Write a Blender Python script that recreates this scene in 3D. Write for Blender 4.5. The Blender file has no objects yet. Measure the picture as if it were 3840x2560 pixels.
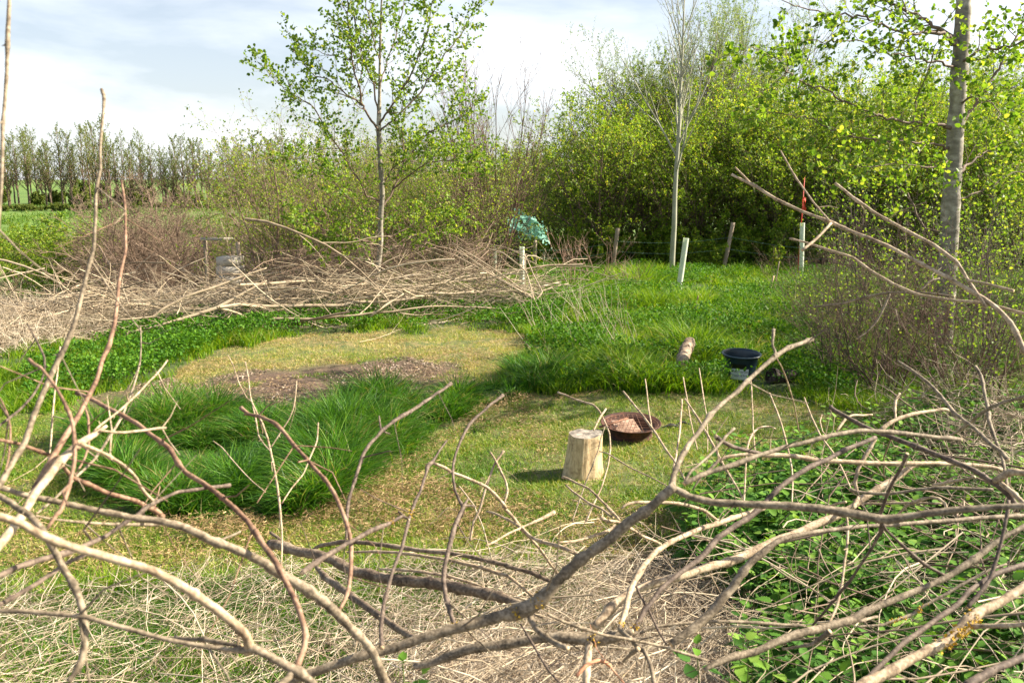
import bpy, math
import numpy as np

# ---------------------------------------------------------------- camera, sky, sun, exposure
SC = bpy.context.scene
COL = SC.collection
FP = 3069.0                      # focal length in photo pixels (3840 wide)
PITCH = math.radians(10.7)
CAM = np.array([0.0, 0.0, 2.3])
cd = bpy.data.cameras.new('camera')
cam = bpy.data.objects.new('camera', cd)
COL.objects.link(cam)
cam.location = CAM
cam.rotation_euler = (math.radians(90) - PITCH, 0, 0)
cd.sensor_width = 36
cd.lens = FP / 3840 * 36
cd.clip_start = 0.05
cd.clip_end = 6000
cd.dof.use_dof = True
cd.dof.focus_distance = 8.5
cd.dof.aperture_fstop = 8.5
SC.camera = cam

SUN_EL = math.radians(35)
SUN_AZ = math.radians(81)        # clockwise from +Y (the view direction) towards +X
W = bpy.data.worlds.new('World')
SC.world = W
W.use_nodes = True
nt = W.node_tree
bg = nt.nodes['Background']
sky = nt.nodes.new('ShaderNodeTexSky')
sky.sky_type = 'NISHITA'
sky.sun_disc = False
sky.sun_elevation = SUN_EL
sky.sun_rotation = SUN_AZ
sky.air_density = 1.0
sky.dust_density = 2.2
sky.ozone_density = 1.0
tc = nt.nodes.new('ShaderNodeTexCoord')
mp = nt.nodes.new('ShaderNodeMapping')
mp.inputs['Scale'].default_value = (1.0, 1.0, 3.4)
no = nt.nodes.new('ShaderNodeTexNoise')
no.inputs['Scale'].default_value = 3.1
no.inputs['Detail'].default_value = 7
no.inputs['Roughness'].default_value = 0.52
no.inputs['Distortion'].default_value = 0.25
rp = nt.nodes.new('ShaderNodeValToRGB')
rp.color_ramp.elements[0].position = 0.42
rp.color_ramp.elements[0].color = (0.3, 0.3, 0.3, 1)
rp.color_ramp.elements[1].position = 0.72
rp.color_ramp.elements[1].color = (1, 1, 1, 1)
mx = nt.nodes.new('ShaderNodeMix')
mx.data_type = 'RGBA'
mx.inputs[7].default_value = (8.4, 8.6, 8.9, 1)      # sunlit thin cloud
nt.links.new(tc.outputs['Generated'], mp.inputs['Vector'])
nt.links.new(mp.outputs['Vector'], no.inputs['Vector'])
nt.links.new(no.outputs['Fac'], rp.inputs['Fac'])
sx = nt.nodes.new('ShaderNodeSeparateXYZ')           # thin cloud and haze are brightest low down, the zenith is clear blue
nt.links.new(tc.outputs['Generated'], sx.inputs[0])
hz = nt.nodes.new('ShaderNodeMapRange')
hz.inputs['From Min'].default_value = 0.10; hz.inputs['From Max'].default_value = 0.60
hz.inputs['To Min'].default_value = 1.0; hz.inputs['To Max'].default_value = 0.12
nt.links.new(sx.outputs['Z'], hz.inputs['Value'])
mm = nt.nodes.new('ShaderNodeMath'); mm.operation = 'MULTIPLY'
nt.links.new(rp.outputs['Color'], mm.inputs[0]); nt.links.new(hz.outputs[0], mm.inputs[1])
nt.links.new(mm.outputs[0], mx.inputs[0])
nt.links.new(sky.outputs['Color'], mx.inputs[6])
nt.links.new(mx.outputs[2], bg.inputs['Color'])
bg.inputs['Strength'].default_value = 0.06

sd = bpy.data.lights.new('sun', 'SUN')
sd.energy = 5.0
sd.angle = math.radians(0.53)
sd.color = (1.0, 0.90, 0.74)
so = bpy.data.objects.new('sun', sd)
COL.objects.link(so)
so.rotation_euler = (math.radians(90) - SUN_EL, 0, math.pi - SUN_AZ)

SC.view_settings.view_transform = 'Standard'
SC.view_settings.look = 'None'
SC.view_settings.gamma = 1
SC.view_settings.exposure = 1.55
SC.cycles.max_bounces = 6
SC.cycles.diffuse_bounces = 3
SC.cycles.glossy_bounces = 2
SC.cycles.transmission_bounces = 4
SC.cycles.sample_clamp_indirect = 6
SC.cycles.use_denoising = True

# ---------------------------------------------------------------- projection helpers
CP, SP = math.cos(PITCH), math.sin(PITCH)
def ray(u, v):
    u = np.asarray(u, float); v = np.asarray(v, float)
    x = (u - 1920) / FP; y = (1280 - v) / FP
    return np.stack([x, CP + y * SP, -SP + y * CP], -1)
def at(u, v, Y):
    """world point seen at photo pixel (u, v) at distance Y along the view's ground direction"""
    d = ray(u, v)
    return CAM + d * (np.asarray(Y, float) / d[..., 1])[..., None]
def proj(P):
    q = P - CAM
    f = q[..., 1] * CP - q[..., 2] * SP
    f = np.where(f < 0.05, 0.05, f)
    up = q[..., 1] * SP + q[..., 2] * CP
    return 1920 + FP * q[..., 0] / f, 1280 - FP * up / f
K = 3840 / 2352.0
def X(px, Y):                     # sideways position of display column px at distance Y
    return float(at(px * K, 702, Y)[0])

# ---------------------------------------------------------------- noise and terrain
def sst(a, b, x):
    t = np.clip((x - a) / (b - a), 0, 1)
    return t * t * (3 - 2 * t)
def fbm(x, y, s, seed=0, octv=4):
    r = np.random.default_rng(seed + 991)
    out = 0; amp = 1; tot = 0
    for o in range(octv):
        for k in range(3):
            a = r.uniform(0, 2 * math.pi); ph = r.uniform(0, 7, 2)
            f = s * 2 ** o * r.uniform(0.8, 1.25)
            out = out + amp * np.sin((x * math.cos(a) + y * math.sin(a)) * f + ph[0]
                                     + 1.3 * np.sin((-x * math.sin(a) + y * math.cos(a)) * f * 0.7 + ph[1]))
            tot += amp
        amp *= 0.55
    return out / tot * 1.9
def height(x, y):
    x = np.asarray(x, float); y = np.asarray(y, float)
    left = sst(-2.5, -9.5, x)
    z = 0.62 * sst(4.2, 1.0, y)
    z = z + 0.25 * sst(1.4, 2.6, x) * sst(6, 2.5, y)
    z = z - 2.2 * left * sst(12, 28, y) - 0.25 * (1 - left) * sst(17, 25, y)
    z = z + left * 2.5 * sst(40, 88, y) + (1 - left) * 0.55 * sst(40, 88, y)
    z = z + 3.3 * sst(92, 165, y) - 12 * sst(200, 900, y)
    z = z + 0.03 * fbm(x, y, 1.1, 3, 3) * sst(300, 20, y) + 0.10 * fbm(x, y, 0.32, 5, 2) * sst(11.5, 18, y)
    return z
def ground_at(u, v, y0=1.0, y1=120.0):
    """where the sight line through photo pixel (u, v) meets the terrain"""
    ys = np.exp(np.linspace(math.log(y0), math.log(y1), 900))
    p = at(np.full(ys.shape, float(u)), np.full(ys.shape, float(v)), ys)
    d = p[:, 2] - height(p[:, 0], p[:, 1])
    i = np.argmax(d < 0)
    if d[i] >= 0: i = len(ys) - 1
    return p[i]

def inpoly(u, v, poly):
    poly = np.asarray(poly, float) * K
    c = np.zeros(u.shape, bool)
    j = len(poly) - 1
    for i in range(len(poly)):
        xi, yi = poly[i]; xj, yj = poly[j]
        c ^= ((yi > v) != (yj > v)) & (u < (xj - xi) * (v - yi) / (yj - yi + 1e-9) + xi)
        j = i
    return c
# things the grass must stand clear of: (x, y, radius), filled before the grass is sown
_c = lambda u, v, dy=0.0: ground_at(u * K, v * K) + np.array([0, dy, 0])
CLEAR = [(*_c(1338, 1090)[:2], 0.19), (*_c(1452, 1012, 0.12)[:2], 0.23), (*_c(1705, 878, 0.12)[:2], 0.22), (*_c(1705, 878, -0.22)[:2], 0.20),
         (*_c(1566, 868)[:2], 0.17), (*_c(1570, 868, -0.25)[:2], 0.15), (*_c(1772, 886, -0.02)[:2], 0.17), (*_c(1800, 886)[:2], 0.14)]
def clear(x, y, pad=0.0):
    k = np.ones(len(x), bool)
    for cx, cy, r in CLEAR: k &= (x - cx) ** 2 + (y - cy) ** 2 > (r + pad) ** 2
    return k
def hcut(x, y):
    f = np.ones(len(x))
    for cx, cy, r in CLEAR: f = np.minimum(f, 0.35 + 0.65 * np.clip((np.hypot(x - cx, y - cy) - r) / 0.35, 0, 1))
    return f
# zones of the ground, outlined on the photograph (2352 px wide) and carried to the ground plane
Z_OVAL = [(385,880),(420,850),(520,805),(690,768),(900,757),(1100,760),(1205,778),(1260,800),(1190,822),(1150,870),(1070,910),(1030,960),(880,1010),(700,1010),(540,985),(450,975),(400,940)]
Z_SOIL = [(440,885),(560,850),(700,838),(900,826),(1090,845),(1070,900),(1040,940),(870,1000),(700,1000),(520,985),(380,960),(300,955),(170,925),(240,905),(330,880),(400,872)]
Z_LAWN = [(-400,950),(0,955),(120,950),(200,920),(300,890),(420,870),(440,900),(330,925),(260,935),(230,990),(215,1060),(250,1110),(370,1185),(480,1205),(600,1200),(760,1150),(870,1085),(960,1020),(1050,950),(1200,912),(1400,895),(1600,905),(1760,905),(1930,945),(2010,1000),(1960,1060),(1860,1090),(1740,1140),(1640,1195),(1570,1260),(1450,1290),(1200,1310),(700,1330),(0,1400),(-400,1420)]
Z_TUSS = [(225,990),(300,945),(400,925),(470,965),(560,950),(640,950),(720,985),(800,945),(850,925),(920,950),(1000,955),(1060,915),(1120,885),(1200,865),(1290,850),(1330,880),(1210,905),(1060,945),(965,1015),(875,1080),(765,1150),(605,1200),(485,1205),(370,1180),(245,1105),(210,1050)]
Z_SLOPE = [(1190,830),(1290,800),(1230,760),(1240,640),(1180,600),(1800,600),(2500,600),(2500,930),(1960,930),(1760,902),(1600,900),(1400,893),(1280,890)]
Z_COVER = [(60,860),(300,770),(520,735),(800,715),(1240,700),(1290,740),(1290,800),(1200,775),(1100,757),(900,755),(700,765),(520,800),(400,860),(200,930),(60,945)]
Z_NETT = [(1560,1260),(1640,1190),(1740,1135),(1860,1090),(1990,1055),(2150,1010),(2520,980),(2520,1700),(1690,1700),(1720,1500),(1650,1440),(1600,1380),(1540,1310)]
Z_STRAW = [(-300,1420),(0,1410),(300,1390),(650,1340),(1100,1330),(1350,1290),(1500,1280),(1640,1360),(1750,1460),(1720,1700),(-300,1700)]
def zones(x, y):
    z = height(x, y)
    u, v = proj(np.stack([x, y, z], -1))
    n1 = fbm(x, y, 2.3, 21); n2 = fbm(x, y, 2.3, 22)
    wob = 1 + 0 * y
    n3 = fbm(x, y, 7.0, 23, 2); u = u + (n1 * 26 + n3 * 14) * wob; v = v + (n2 * 13 + n3 * 7) * wob
    m = lambda p: inpoly(u, v, p)
    far = y > 21
    near = (y < 2.3)
    return dict(oval=m(Z_OVAL) & ~far, soil=m(Z_SOIL) & ~far, lawn=m(Z_LAWN) & ~far & ~near, tuss=m(Z_TUSS) & ~far,
                slope=m(Z_SLOPE), cover=m(Z_COVER) & ~far, nett=(m(Z_NETT) | (near & (x > 0.9))) & (y < 9),
                straw=(m(Z_STRAW) | (near & (x <= 0.9))))

# ---------------------------------------------------------------- mesh helpers
class Mesh:
    def __init__(s): s.v = []; s.f = []; s.n = 0
    def add(s, v, faces, rnd=None, mat=0):
        v = np.asarray(v, float).reshape(-1, 3)
        faces = np.asarray(faces, np.int64)
        if len(faces) == 0: return
        if rnd is None: rnd = np.full(len(faces), 0.5)
        s.f.append((faces + s.n, np.broadcast_to(np.asarray(rnd, float), (len(faces),)), mat))
        s.v.append(v); s.n += len(v)
    def build(s, name, mats, origin=(0, 0, 0), parent=None, smooth=True):
        V = np.concatenate(s.v) - np.asarray(origin, float)
        me = bpy.data.meshes.new(name)
        me.vertices.add(len(V)); me.vertices.foreach_set('co', V.astype(np.float32).ravel())
        cnt = np.concatenate([np.full(len(f), f.shape[1]) for f, _, _ in s.f])
        me.loops.add(int(cnt.sum()))
        me.loops.foreach_set('vertex_index', np.concatenate([f.ravel() for f, _, _ in s.f]).astype(np.int32))
        me.polygons.add(len(cnt))
        st = np.concatenate([[0], np.cumsum(cnt)[:-1]]).astype(np.int32)
        me.polygons.foreach_set('loop_start', st)
        me.polygons.foreach_set('loop_total', cnt.astype(np.int32))
        me.polygons.foreach_set('material_index', np.concatenate([np.full(len(f), m) for f, _, m in s.f]).astype(np.int32))
        a = me.attributes.new('rnd', 'FLOAT', 'FACE')
        a.data.foreach_set('value', np.concatenate([r for _, r, _ in s.f]).astype(np.float32))
        if smooth: me.polygons.foreach_set('use_smooth', np.ones(len(cnt), bool))
        me.update(calc_edges=True)
        for m in (mats if isinstance(mats, (list, tuple)) else [mats]): me.materials.append(m)
        o = bpy.data.objects.new(name, me)
        COL.objects.link(o)
        o.location = origin if parent is None else (0, 0, 0)
        if parent is not None:
            o.parent = parent
            o.location = tuple(np.asarray(origin) - np.asarray(parent['_o']))
        return o
def tag(o, label=None, cat=None, group=None, kind=None):
    if label: o['label'] = label
    if cat: o['category'] = cat
    if group: o['group'] = group
    if kind: o['kind'] = kind
    return o
ROOTS = []
def thing(name, loc, label, cat, group=None, rz=0.0):
    o = bpy.data.objects.new(name, None)
    o.empty_display_size = 0.1
    COL.objects.link(o)
    o.location = loc; o.rotation_euler = (0, 0, rz)
    o['_o'] = (0.0, 0.0, 0.0); ROOTS.append(o)      # children are modelled round the thing's own base
    return tag(o, label, cat, group)
def copy_thing(root, loc, rz=0, sc=1.0, label=None, group=None):
    r = root.copy(); COL.objects.link(r)
    r.location = loc; r.rotation_euler = (0, 0, rz); r.scale = (sc,) * 3 if np.isscalar(sc) else sc
    if label: r['label'] = label
    if group: r['group'] = group
    for ch in root.children:
        c = ch.copy(); COL.objects.link(c); c.parent = r
    ROOTS.append(r)
    return r
def unit(v): return v / (np.linalg.norm(v, axis=-1, keepdims=True) + 1e-12)

def tubes(M, P, R, S=6, rnd=None, mat=0, cap=False, capmat=0, rough=0.0, rng=None):
    """N tubes at once: P (N, K, 3), R (N, K)"""
    P = np.asarray(P, float); R = np.asarray(R, float)
    if P.ndim == 2: P = P[None]; R = R[None]
    N, Kp, _ = P.shape
    if N == 0: return
    T = unit(np.gradient(P, axis=1))
    m = unit(P[:, -1] - P[:, 0])
    ref = np.where(np.abs(m[:, 2:3]) < 0.75, np.array([[0, 0, 1.0]]), np.array([[0.9, 0.43, 0]]))
    A = unit(np.cross(T, ref[:, None, :])); B = np.cross(T, A)
    th = np.arange(S) * 2 * math.pi / S
    r = R[:, :, None]
    if rough and rng is not None: r = r * (1 + rough * rng.uniform(-1, 1, (N, Kp, S)))
    else: r = np.repeat(r, S, 2)
    V = P[:, :, None, :] + r[..., None] * (np.cos(th)[None, None, :, None] * A[:, :, None, :] + np.sin(th)[None, None, :, None] * B[:, :, None, :])
    idx = np.arange(N * Kp * S).reshape(N, Kp, S)
    a = idx[:, :-1]; b = idx[:, 1:]
    F = np.stack([a, np.roll(a, -1, 2), np.roll(b, -1, 2), b], -1).reshape(-1, 4)
    rr = None
    if rnd is not None: rr = np.repeat(np.broadcast_to(rnd, (N,)), (Kp - 1) * S)
    base = M.n
    M.add(V, F, rr, mat)
    if cap:
        e = np.concatenate([idx[:, -1, :], idx[:, 0, ::-1]])
        M.f.append((e + base, np.full(len(e), 0.5), capmat))

def grow(P, R, n, t0, t1, ang, ratio, rng, Kc=5, up=0.0, wig=0.1, rr=0.55, asd=10, tap=0.35, shape=0.5, rmin=0.002, drop=0.0):
    N, Kp, _ = P.shape
    plen = np.linalg.norm(np.diff(P, axis=1), axis=2).sum(1)
    t = t0 + (t1 - t0) * (np.arange(n)[None] + rng.uniform(0, 1, (N, n))) / n
    f = t * (Kp - 1); i = np.clip(f.astype(int), 0, Kp - 2); w = (f - i)[..., None]
    I = np.arange(N)[:, None]
    pos = P[I, i] * (1 - w) + P[I, i + 1] * w
    T = unit(P[I, i + 1] - P[I, i])
    rad = R[I, i] * (1 - w[..., 0]) + R[I, i + 1] * w[..., 0]
    phi = rng.uniform(0, 6.28, (N, 1)) + np.arange(n)[None] * 2.4 + rng.normal(0, 0.5, (N, n))
    ref = np.where(np.abs(T[..., 2:3]) < 0.9, np.array([0, 0, 1.0]), np.array([1.0, 0, 0]))
    A = unit(np.cross(T, ref)); B = np.cross(T, A)
    perp = np.cos(phi)[..., None] * A + np.sin(phi)[..., None] * B
    a = np.radians(ang + rng.normal(0, asd, (N, n)))[..., None]
    D = unit(np.cos(a) * T + np.sin(a) * perp)
    L = (plen[:, None] * ratio * (1 - shape * (t - t0) / max(t1 - t0, 1e-6)) * rng.uniform(0.65, 1.25, (N, n)))
    pos = pos.reshape(-1, 3); D = D.reshape(-1, 3); L = L.ravel(); rad = rad.ravel()
    if drop > 0:
        k = rng.uniform(0, 1, len(L)) > drop
        pos, D, L, rad = pos[k], D[k], L[k], rad[k]
    out = [pos]
    for k in range(Kc - 1):
        out.append(out[-1] + D * (L / (Kc - 1))[:, None])
        D = unit(D + np.array([0, 0, up]) + rng.normal(0, wig, D.shape))
    Pn = np.stack(out, 1)
    r0 = np.maximum(rad * rr, rmin)
    Rn = r0[:, None] * np.linspace(1, tap, Kc)[None]
    return Pn, Rn

L6 = np.array([[0, 0, 0], [0.36, 0.30, .10], [0.30, 0.72, .10], [0, 1, -0.03], [-0.30, 0.72, .10], [-0.36, 0.30, .10]])
F6 = np.array([[0, 1, 2, 3], [0, 3, 4, 5]])
L4 = np.array([[0, 0, 0], [0.34, 0.48, .08], [0, 1, 0], [-0.34, 0.48, .08]])
F4 = np.array([[0, 1, 2, 3]])
L4n = np.array([[0, 0, 0], [0.15, 0.45, .03], [0, 1, 0], [-0.15, 0.45, .03]])
def leaves(M, pos, size, rng, tmpl=L4, faces=F4, out=None, upb=0.5, mat=0, rnd=None, spread=1.0):
    """a leaf at each point: out = direction the leaf points, normal biased upwards by upb"""
    N = len(pos)
    if N == 0: return
    d = rng.normal(0, 1, (N, 3)) * spread
    if out is not None: d = d + out
    d = unit(d)
    nrm = unit(rng.normal(0, 1, (N, 3)) * (1 - upb * 0.7) + np.array([0, 0, upb]))
    s = unit(np.cross(d, nrm)); n2 = np.cross(s, d)
    sz = (size * rng.uniform(0.6, 1.3, N))[:, None, None]
    V = pos[:, None] + sz * (tmpl[None, :, 0:1] * s[:, None] + tmpl[None, :, 1:2] * d[:, None] + tmpl[None, :, 2:3] * n2[:, None])
    F = (np.arange(N)[:, None, None] * len(tmpl) + faces[None]).reshape(-1, faces.shape[1])
    if rnd is None: rnd = rng.uniform(0, 1, N)
    M.add(V, F, np.repeat(rnd, len(faces)), mat)
def pts_on(P, n, rng, t0=0.2):
    N, Kp, _ = P.shape
    t = rng.uniform(t0, 1, (N, n)) * (Kp - 1); i = np.clip(t.astype(int), 0, Kp - 2); w = (t - i)[..., None]
    I = np.arange(N)[:, None]
    T = unit(P[I, i + 1] - P[I, i])
    return (P[I, i] * (1 - w) + P[I, i + 1] * w).reshape(-1, 3), T.reshape(-1, 3)

def blades(M, x, y, h, w, lean, az, rng, seg=3, mat=0, rnd=None, sink=0.01, zoff=None, droop=0.35):
    N = len(x)
    z = height(x, y) - sink
    if zoff is not None: z = z + zoff
    t = np.linspace(0, 1, seg + 1)
    fx = rng.uniform(0, math.pi, N)
    ddx, ddy = np.cos(az), np.sin(az)
    hor = (lean * h)[:, None] * t[None] ** 1.8
    ver = h[:, None] * (t[None] - droop * (lean[:, None] ** 1.2) * t[None] ** 2.4)
    px = x[:, None] + ddx[:, None] * hor; py = y[:, None] + ddy[:, None] * hor; pz = z[:, None] + ver
    ww = w[:, None] * 0.5 * np.clip(1.02 - t[None] ** 1.7, 0.04, 1)
    sx, sy = np.cos(fx)[:, None] * ww, np.sin(fx)[:, None] * ww
    V = np.stack([np.stack([px - sx, py - sy, pz], -1), np.stack([px + sx, py + sy, pz], -1)], 2)   # N, seg+1, 2, 3
    idx = np.arange(N * (seg + 1) * 2).reshape(N, seg + 1, 2)
    F = np.stack([idx[:, :-1, 0], idx[:, :-1, 1], idx[:, 1:, 1], idx[:, 1:, 0]], -1).reshape(-1, 4)
    if rnd is None: rnd = rng.uniform(0, 1, N)
    M.add(V, F, np.repeat(rnd, seg), mat)

# ---------------------------------------------------------------- materials
def newmat(name):
    m = bpy.data.materials.new(name); m.use_nodes = True
    for n in list(m.node_tree.nodes): m.node_tree.nodes.remove(n)
    return m, m.node_tree, m.node_tree.nodes, m.node_tree.links
def N_(nodes, t, **kw):
    n = nodes.new(t)
    for k, v in kw.items():
        if k in n.inputs: n.inputs[k].default_value = v
        else: setattr(n, k, v)
    return n
def ramp(nodes, stops):
    r = nodes.new('ShaderNodeValToRGB')
    e = r.color_ramp.elements
    while len(e) < len(stops): e.new(0.5)
    for q, (p, c) in zip(e, stops): q.position = p; q.color = (*c, 1)
    return r
def leafmat(name, stops, trans=0.35, rough=0.45, tint=(1.25, 1.2, 0.5), patch=0.0, pscale=1.5, spec=0.35):
    m, t, nd, lk = newmat(name)
    at_ = N_(nd, 'ShaderNodeAttribute', attribute_name='rnd')
    r = ramp(nd, stops)
    src = at_.outputs['Fac']
    if patch:
        g = N_(nd, 'ShaderNodeNewGeometry'); no = N_(nd, 'ShaderNodeTexNoise', Scale=pscale, Detail=3.0)
        lk.new(g.outputs['Position'], no.inputs['Vector'])
        ma = N_(nd, 'ShaderNodeMath', operation='MULTIPLY_ADD'); ma.inputs[1].default_value = patch; ma.inputs[2].default_value = -patch * 0.5
        lk.new(no.outputs['Fac'], ma.inputs[0])
        ad = N_(nd, 'ShaderNodeMath', operation='ADD'); lk.new(src, ad.inputs[0]); lk.new(ma.outputs[0], ad.inputs[1]); src = ad.outputs[0]
    lk.new(src, r.inputs['Fac'])
    p = N_(nd, 'ShaderNodeBsdfPrincipled', Roughness=rough); p.inputs['Specular IOR Level'].default_value = spec
    lk.new(r.outputs['Color'], p.inputs['Base Color'])
    tr = N_(nd, 'ShaderNodeBsdfTranslucent')
    mu = N_(nd, 'ShaderNodeMix', data_type='RGBA', blend_type='MULTIPLY'); mu.inputs[0].default_value = 1
    mu.inputs[7].default_value = (*tint, 1)
    lk.new(r.outputs['Color'], mu.inputs[6]); lk.new(mu.outputs[2], tr.inputs['Color'])
    ms = N_(nd, 'ShaderNodeMixShader'); ms.inputs[0].default_value = trans
    lk.new(p.outputs[0], ms.inputs[1]); lk.new(tr.outputs[0], ms.inputs[2])
    o = N_(nd, 'ShaderNodeOutputMaterial'); lk.new(ms.outputs[0], o.inputs['Surface'])
    return m
def barkmat(name, stops, scale=30, stretch=(1, 1, 0.35), lichen=0.0, bump=0.4, rough=0.75, rndamt=0.0, lscale=14, bdist=0.004, ring=0.0):
    m, t, nd, lk = newmat(name)
    tc = N_(nd, 'ShaderNodeTexCoord'); mp = N_(nd, 'ShaderNodeMapping'); mp.inputs['Scale'].default_value = stretch
    lk.new(tc.outputs['Object'], mp.inputs['Vector'])
    no = N_(nd, 'ShaderNodeTexNoise', Scale=float(scale), Detail=5.0, Roughness=0.6); lk.new(mp.outputs[0], no.inputs['Vector'])
    n2 = N_(nd, 'ShaderNodeTexNoise', Scale=float(scale) * 0.22, Detail=2.0); lk.new(tc.outputs['Object'], n2.inputs['Vector'])
    av = N_(nd, 'ShaderNodeMath', operation='MULTIPLY_ADD'); av.inputs[1].default_value = 0.55
    lk.new(no.outputs['Fac'], av.inputs[0])
    h = N_(nd, 'ShaderNodeMath', operation='MULTIPLY'); h.inputs[1].default_value = 0.45; lk.new(n2.outputs['Fac'], h.inputs[0]); lk.new(h.outputs[0], av.inputs[2])
    src = av.outputs[0]
    if rndamt:
        at_ = N_(nd, 'ShaderNodeAttribute', attribute_name='rnd')
        ma = N_(nd, 'ShaderNodeMath', operation='MULTIPLY_ADD'); ma.inputs[1].default_value = rndamt; ma.inputs[2].default_value = -rndamt / 2
        lk.new(at_.outputs['Fac'], ma.inputs[0])
        ad = N_(nd, 'ShaderNodeMath', operation='ADD'); lk.new(src, ad.inputs[0]); lk.new(ma.outputs[0], ad.inputs[1]); src = ad.outputs[0]
    r = ramp(nd, stops); lk.new(src, r.inputs['Fac'])
    colr = r.outputs['Color']
    if lichen:
        nl = N_(nd, 'ShaderNodeTexNoise', Scale=float(lscale), Detail=4.0, Roughness=0.7); lk.new(tc.outputs['Object'], nl.inputs['Vector'])
        lr = ramp(nd, [(1 - lichen, (0, 0, 0)), (min(1, 1 - lichen + 0.03), (1, 1, 1))]); lk.new(nl.outputs['Fac'], lr.inputs['Fac'])
        mxx = N_(nd, 'ShaderNodeMix', data_type='RGBA'); mxx.inputs[7].default_value = (0.55, 0.36, 0.03, 1)
        lk.new(lr.outputs['Color'], mxx.inputs[0]); lk.new(colr, mxx.inputs[6]); colr = mxx.outputs[2]
    p = N_(nd, 'ShaderNodeBsdfPrincipled', Roughness=rough); p.inputs['Specular IOR Level'].default_value = 0.3
    lk.new(colr, p.inputs['Base Color'])
    if bump:
        b = N_(nd, 'ShaderNodeBump', Strength=bump, Distance=bdist); lk.new(no.outputs['Fac'], b.inputs['Height']); lk.new(b.outputs[0], p.inputs['Normal'])
    o = N_(nd, 'ShaderNodeOutputMaterial'); lk.new(p.outputs[0], o.inputs['Surface'])
    return m
def plainmat(name, stops, scale=20, rough=0.5, metal=0.0, bump=0.0, trans=0.0, spec=0.5, detail=4.0):
    m, t, nd, lk = newmat(name)
    tc = N_(nd, 'ShaderNodeTexCoord'); no = N_(nd, 'ShaderNodeTexNoise', Scale=float(scale), Detail=detail, Roughness=0.6)
    lk.new(tc.outputs['Object'], no.inputs['Vector'])
    r = ramp(nd, stops); lk.new(no.outputs['Fac'], r.inputs['Fac'])
    p = N_(nd, 'ShaderNodeBsdfPrincipled', Roughness=rough, Metallic=metal); p.inputs['Specular IOR Level'].default_value = spec
    lk.new(r.outputs['Color'], p.inputs['Base Color'])
    if bump:
        b = N_(nd, 'ShaderNodeBump', Strength=bump, Distance=0.003); lk.new(no.outputs['Fac'], b.inputs['Height']); lk.new(b.outputs[0], p.inputs['Normal'])
    sh = p.outputs[0]
    if trans:
        tr = N_(nd, 'ShaderNodeBsdfTranslucent'); lk.new(r.outputs['Color'], tr.inputs['Color'])
        ms = N_(nd, 'ShaderNodeMixShader'); ms.inputs[0].default_value = trans
        lk.new(sh, ms.inputs[1]); lk.new(tr.outputs[0], ms.inputs[2]); sh = ms.outputs[0]
    o = N_(nd, 'ShaderNodeOutputMaterial'); lk.new(sh, o.inputs['Surface'])
    return m

G_LUSH = leafmat('lush_grass', [(0.0, (0.018, 0.07, 0.010)), (0.35, (0.045, 0.15, 0.010)), (0.75, (0.10, 0.25, 0.014)), (0.95, (0.18, 0.33, 0.03)), (1.0, (0.35, 0.29, 0.12))], trans=0.38, rough=0.5, patch=0.55, pscale=2.2, spec=0.3)
G_BRIGHT = leafmat('bright_grass', [(0.0, (0.04, 0.13, 0.006)), (0.4, (0.125, 0.26, 0.008)), (0.85, (0.26, 0.38, 0.016)), (0.97, (0.24, 0.36, 0.04)), (1.0, (0.4, 0.34, 0.15))], trans=0.45, rough=0.5, patch=0.5, pscale=1.3, spec=0.3)
G_LAWN = leafmat('mown_grass', [(0.0, (0.045, 0.13, 0.008)), (0.4, (0.14, 0.27, 0.012)), (0.60, (0.27, 0.35, 0.03)), (0.80, (0.50, 0.43, 0.14)), (1.0, (0.58, 0.45, 0.22))], trans=0.3, rough=0.5, patch=0.75, pscale=1.3)
G_CLIP = leafmat('dry_clippings', [(0.0, (0.15, 0.085, 0.035)), (0.5, (0.36, 0.24, 0.11)), (1.0, (0.60, 0.46, 0.24))], trans=0.2, rough=0.7, tint=(1, 0.95, 0.8), patch=0.5, pscale=2.2)
G_STRAW = leafmat('dry_straw', [(0.0, (0.13, 0.09, 0.06)), (0.3, (0.36, 0.27, 0.18)), (0.65, (0.62, 0.51, 0.37)), (1.0, (0.78, 0.69, 0.54))], trans=0.12, rough=0.6, tint=(1, 0.95, 0.85), patch=0.4, pscale=3)
LF_COVER = leafmat('ground_cover_leaf', [(0.0, (0.035, 0.11, 0.010)), (0.5, (0.07, 0.19, 0.014)), (1.0, (0.13, 0.27, 0.02))], trans=0.35, rough=0.6, patch=0.5, spec=0.2)
LF_NETT = leafmat('nettle_leaf', [(0.0, (0.035, 0.10, 0.018)), (0.5, (0.07, 0.18, 0.025)), (0.9, (0.14, 0.28, 0.03)), (1.0, (0.2, 0.34, 0.05))], trans=0.32, rough=0.65, patch=0.5, pscale=3, spec=0.12)
LF_ALDER = leafmat('alder_leaf', [(0.0, (0.08, 0.17, 0.02)), (0.5, (0.17, 0.29, 0.03)), (0.85, (0.28, 0.39, 0.05)), (1.0, (0.40, 0.44, 0.08))], trans=0.5, rough=0.5, spec=0.25)
LF_THORN = leafmat('hedge_leaf', [(0.0, (0.09, 0.18, 0.015)), (0.5, (0.20, 0.33, 0.025)), (0.85, (0.33, 0.44, 0.045)), (1.0, (0.45, 0.40, 0.07))], trans=0.5, rough=0.55, patch=0.35, pscale=0.8)
LF_WILLOW = leafmat('willow_leaf', [(0.0, (0.13, 0.21, 0.06)), (0.6, (0.24, 0.34, 0.11)), (1.0, (0.38, 0.44, 0.20))], trans=0.4, rough=0.5)
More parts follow.
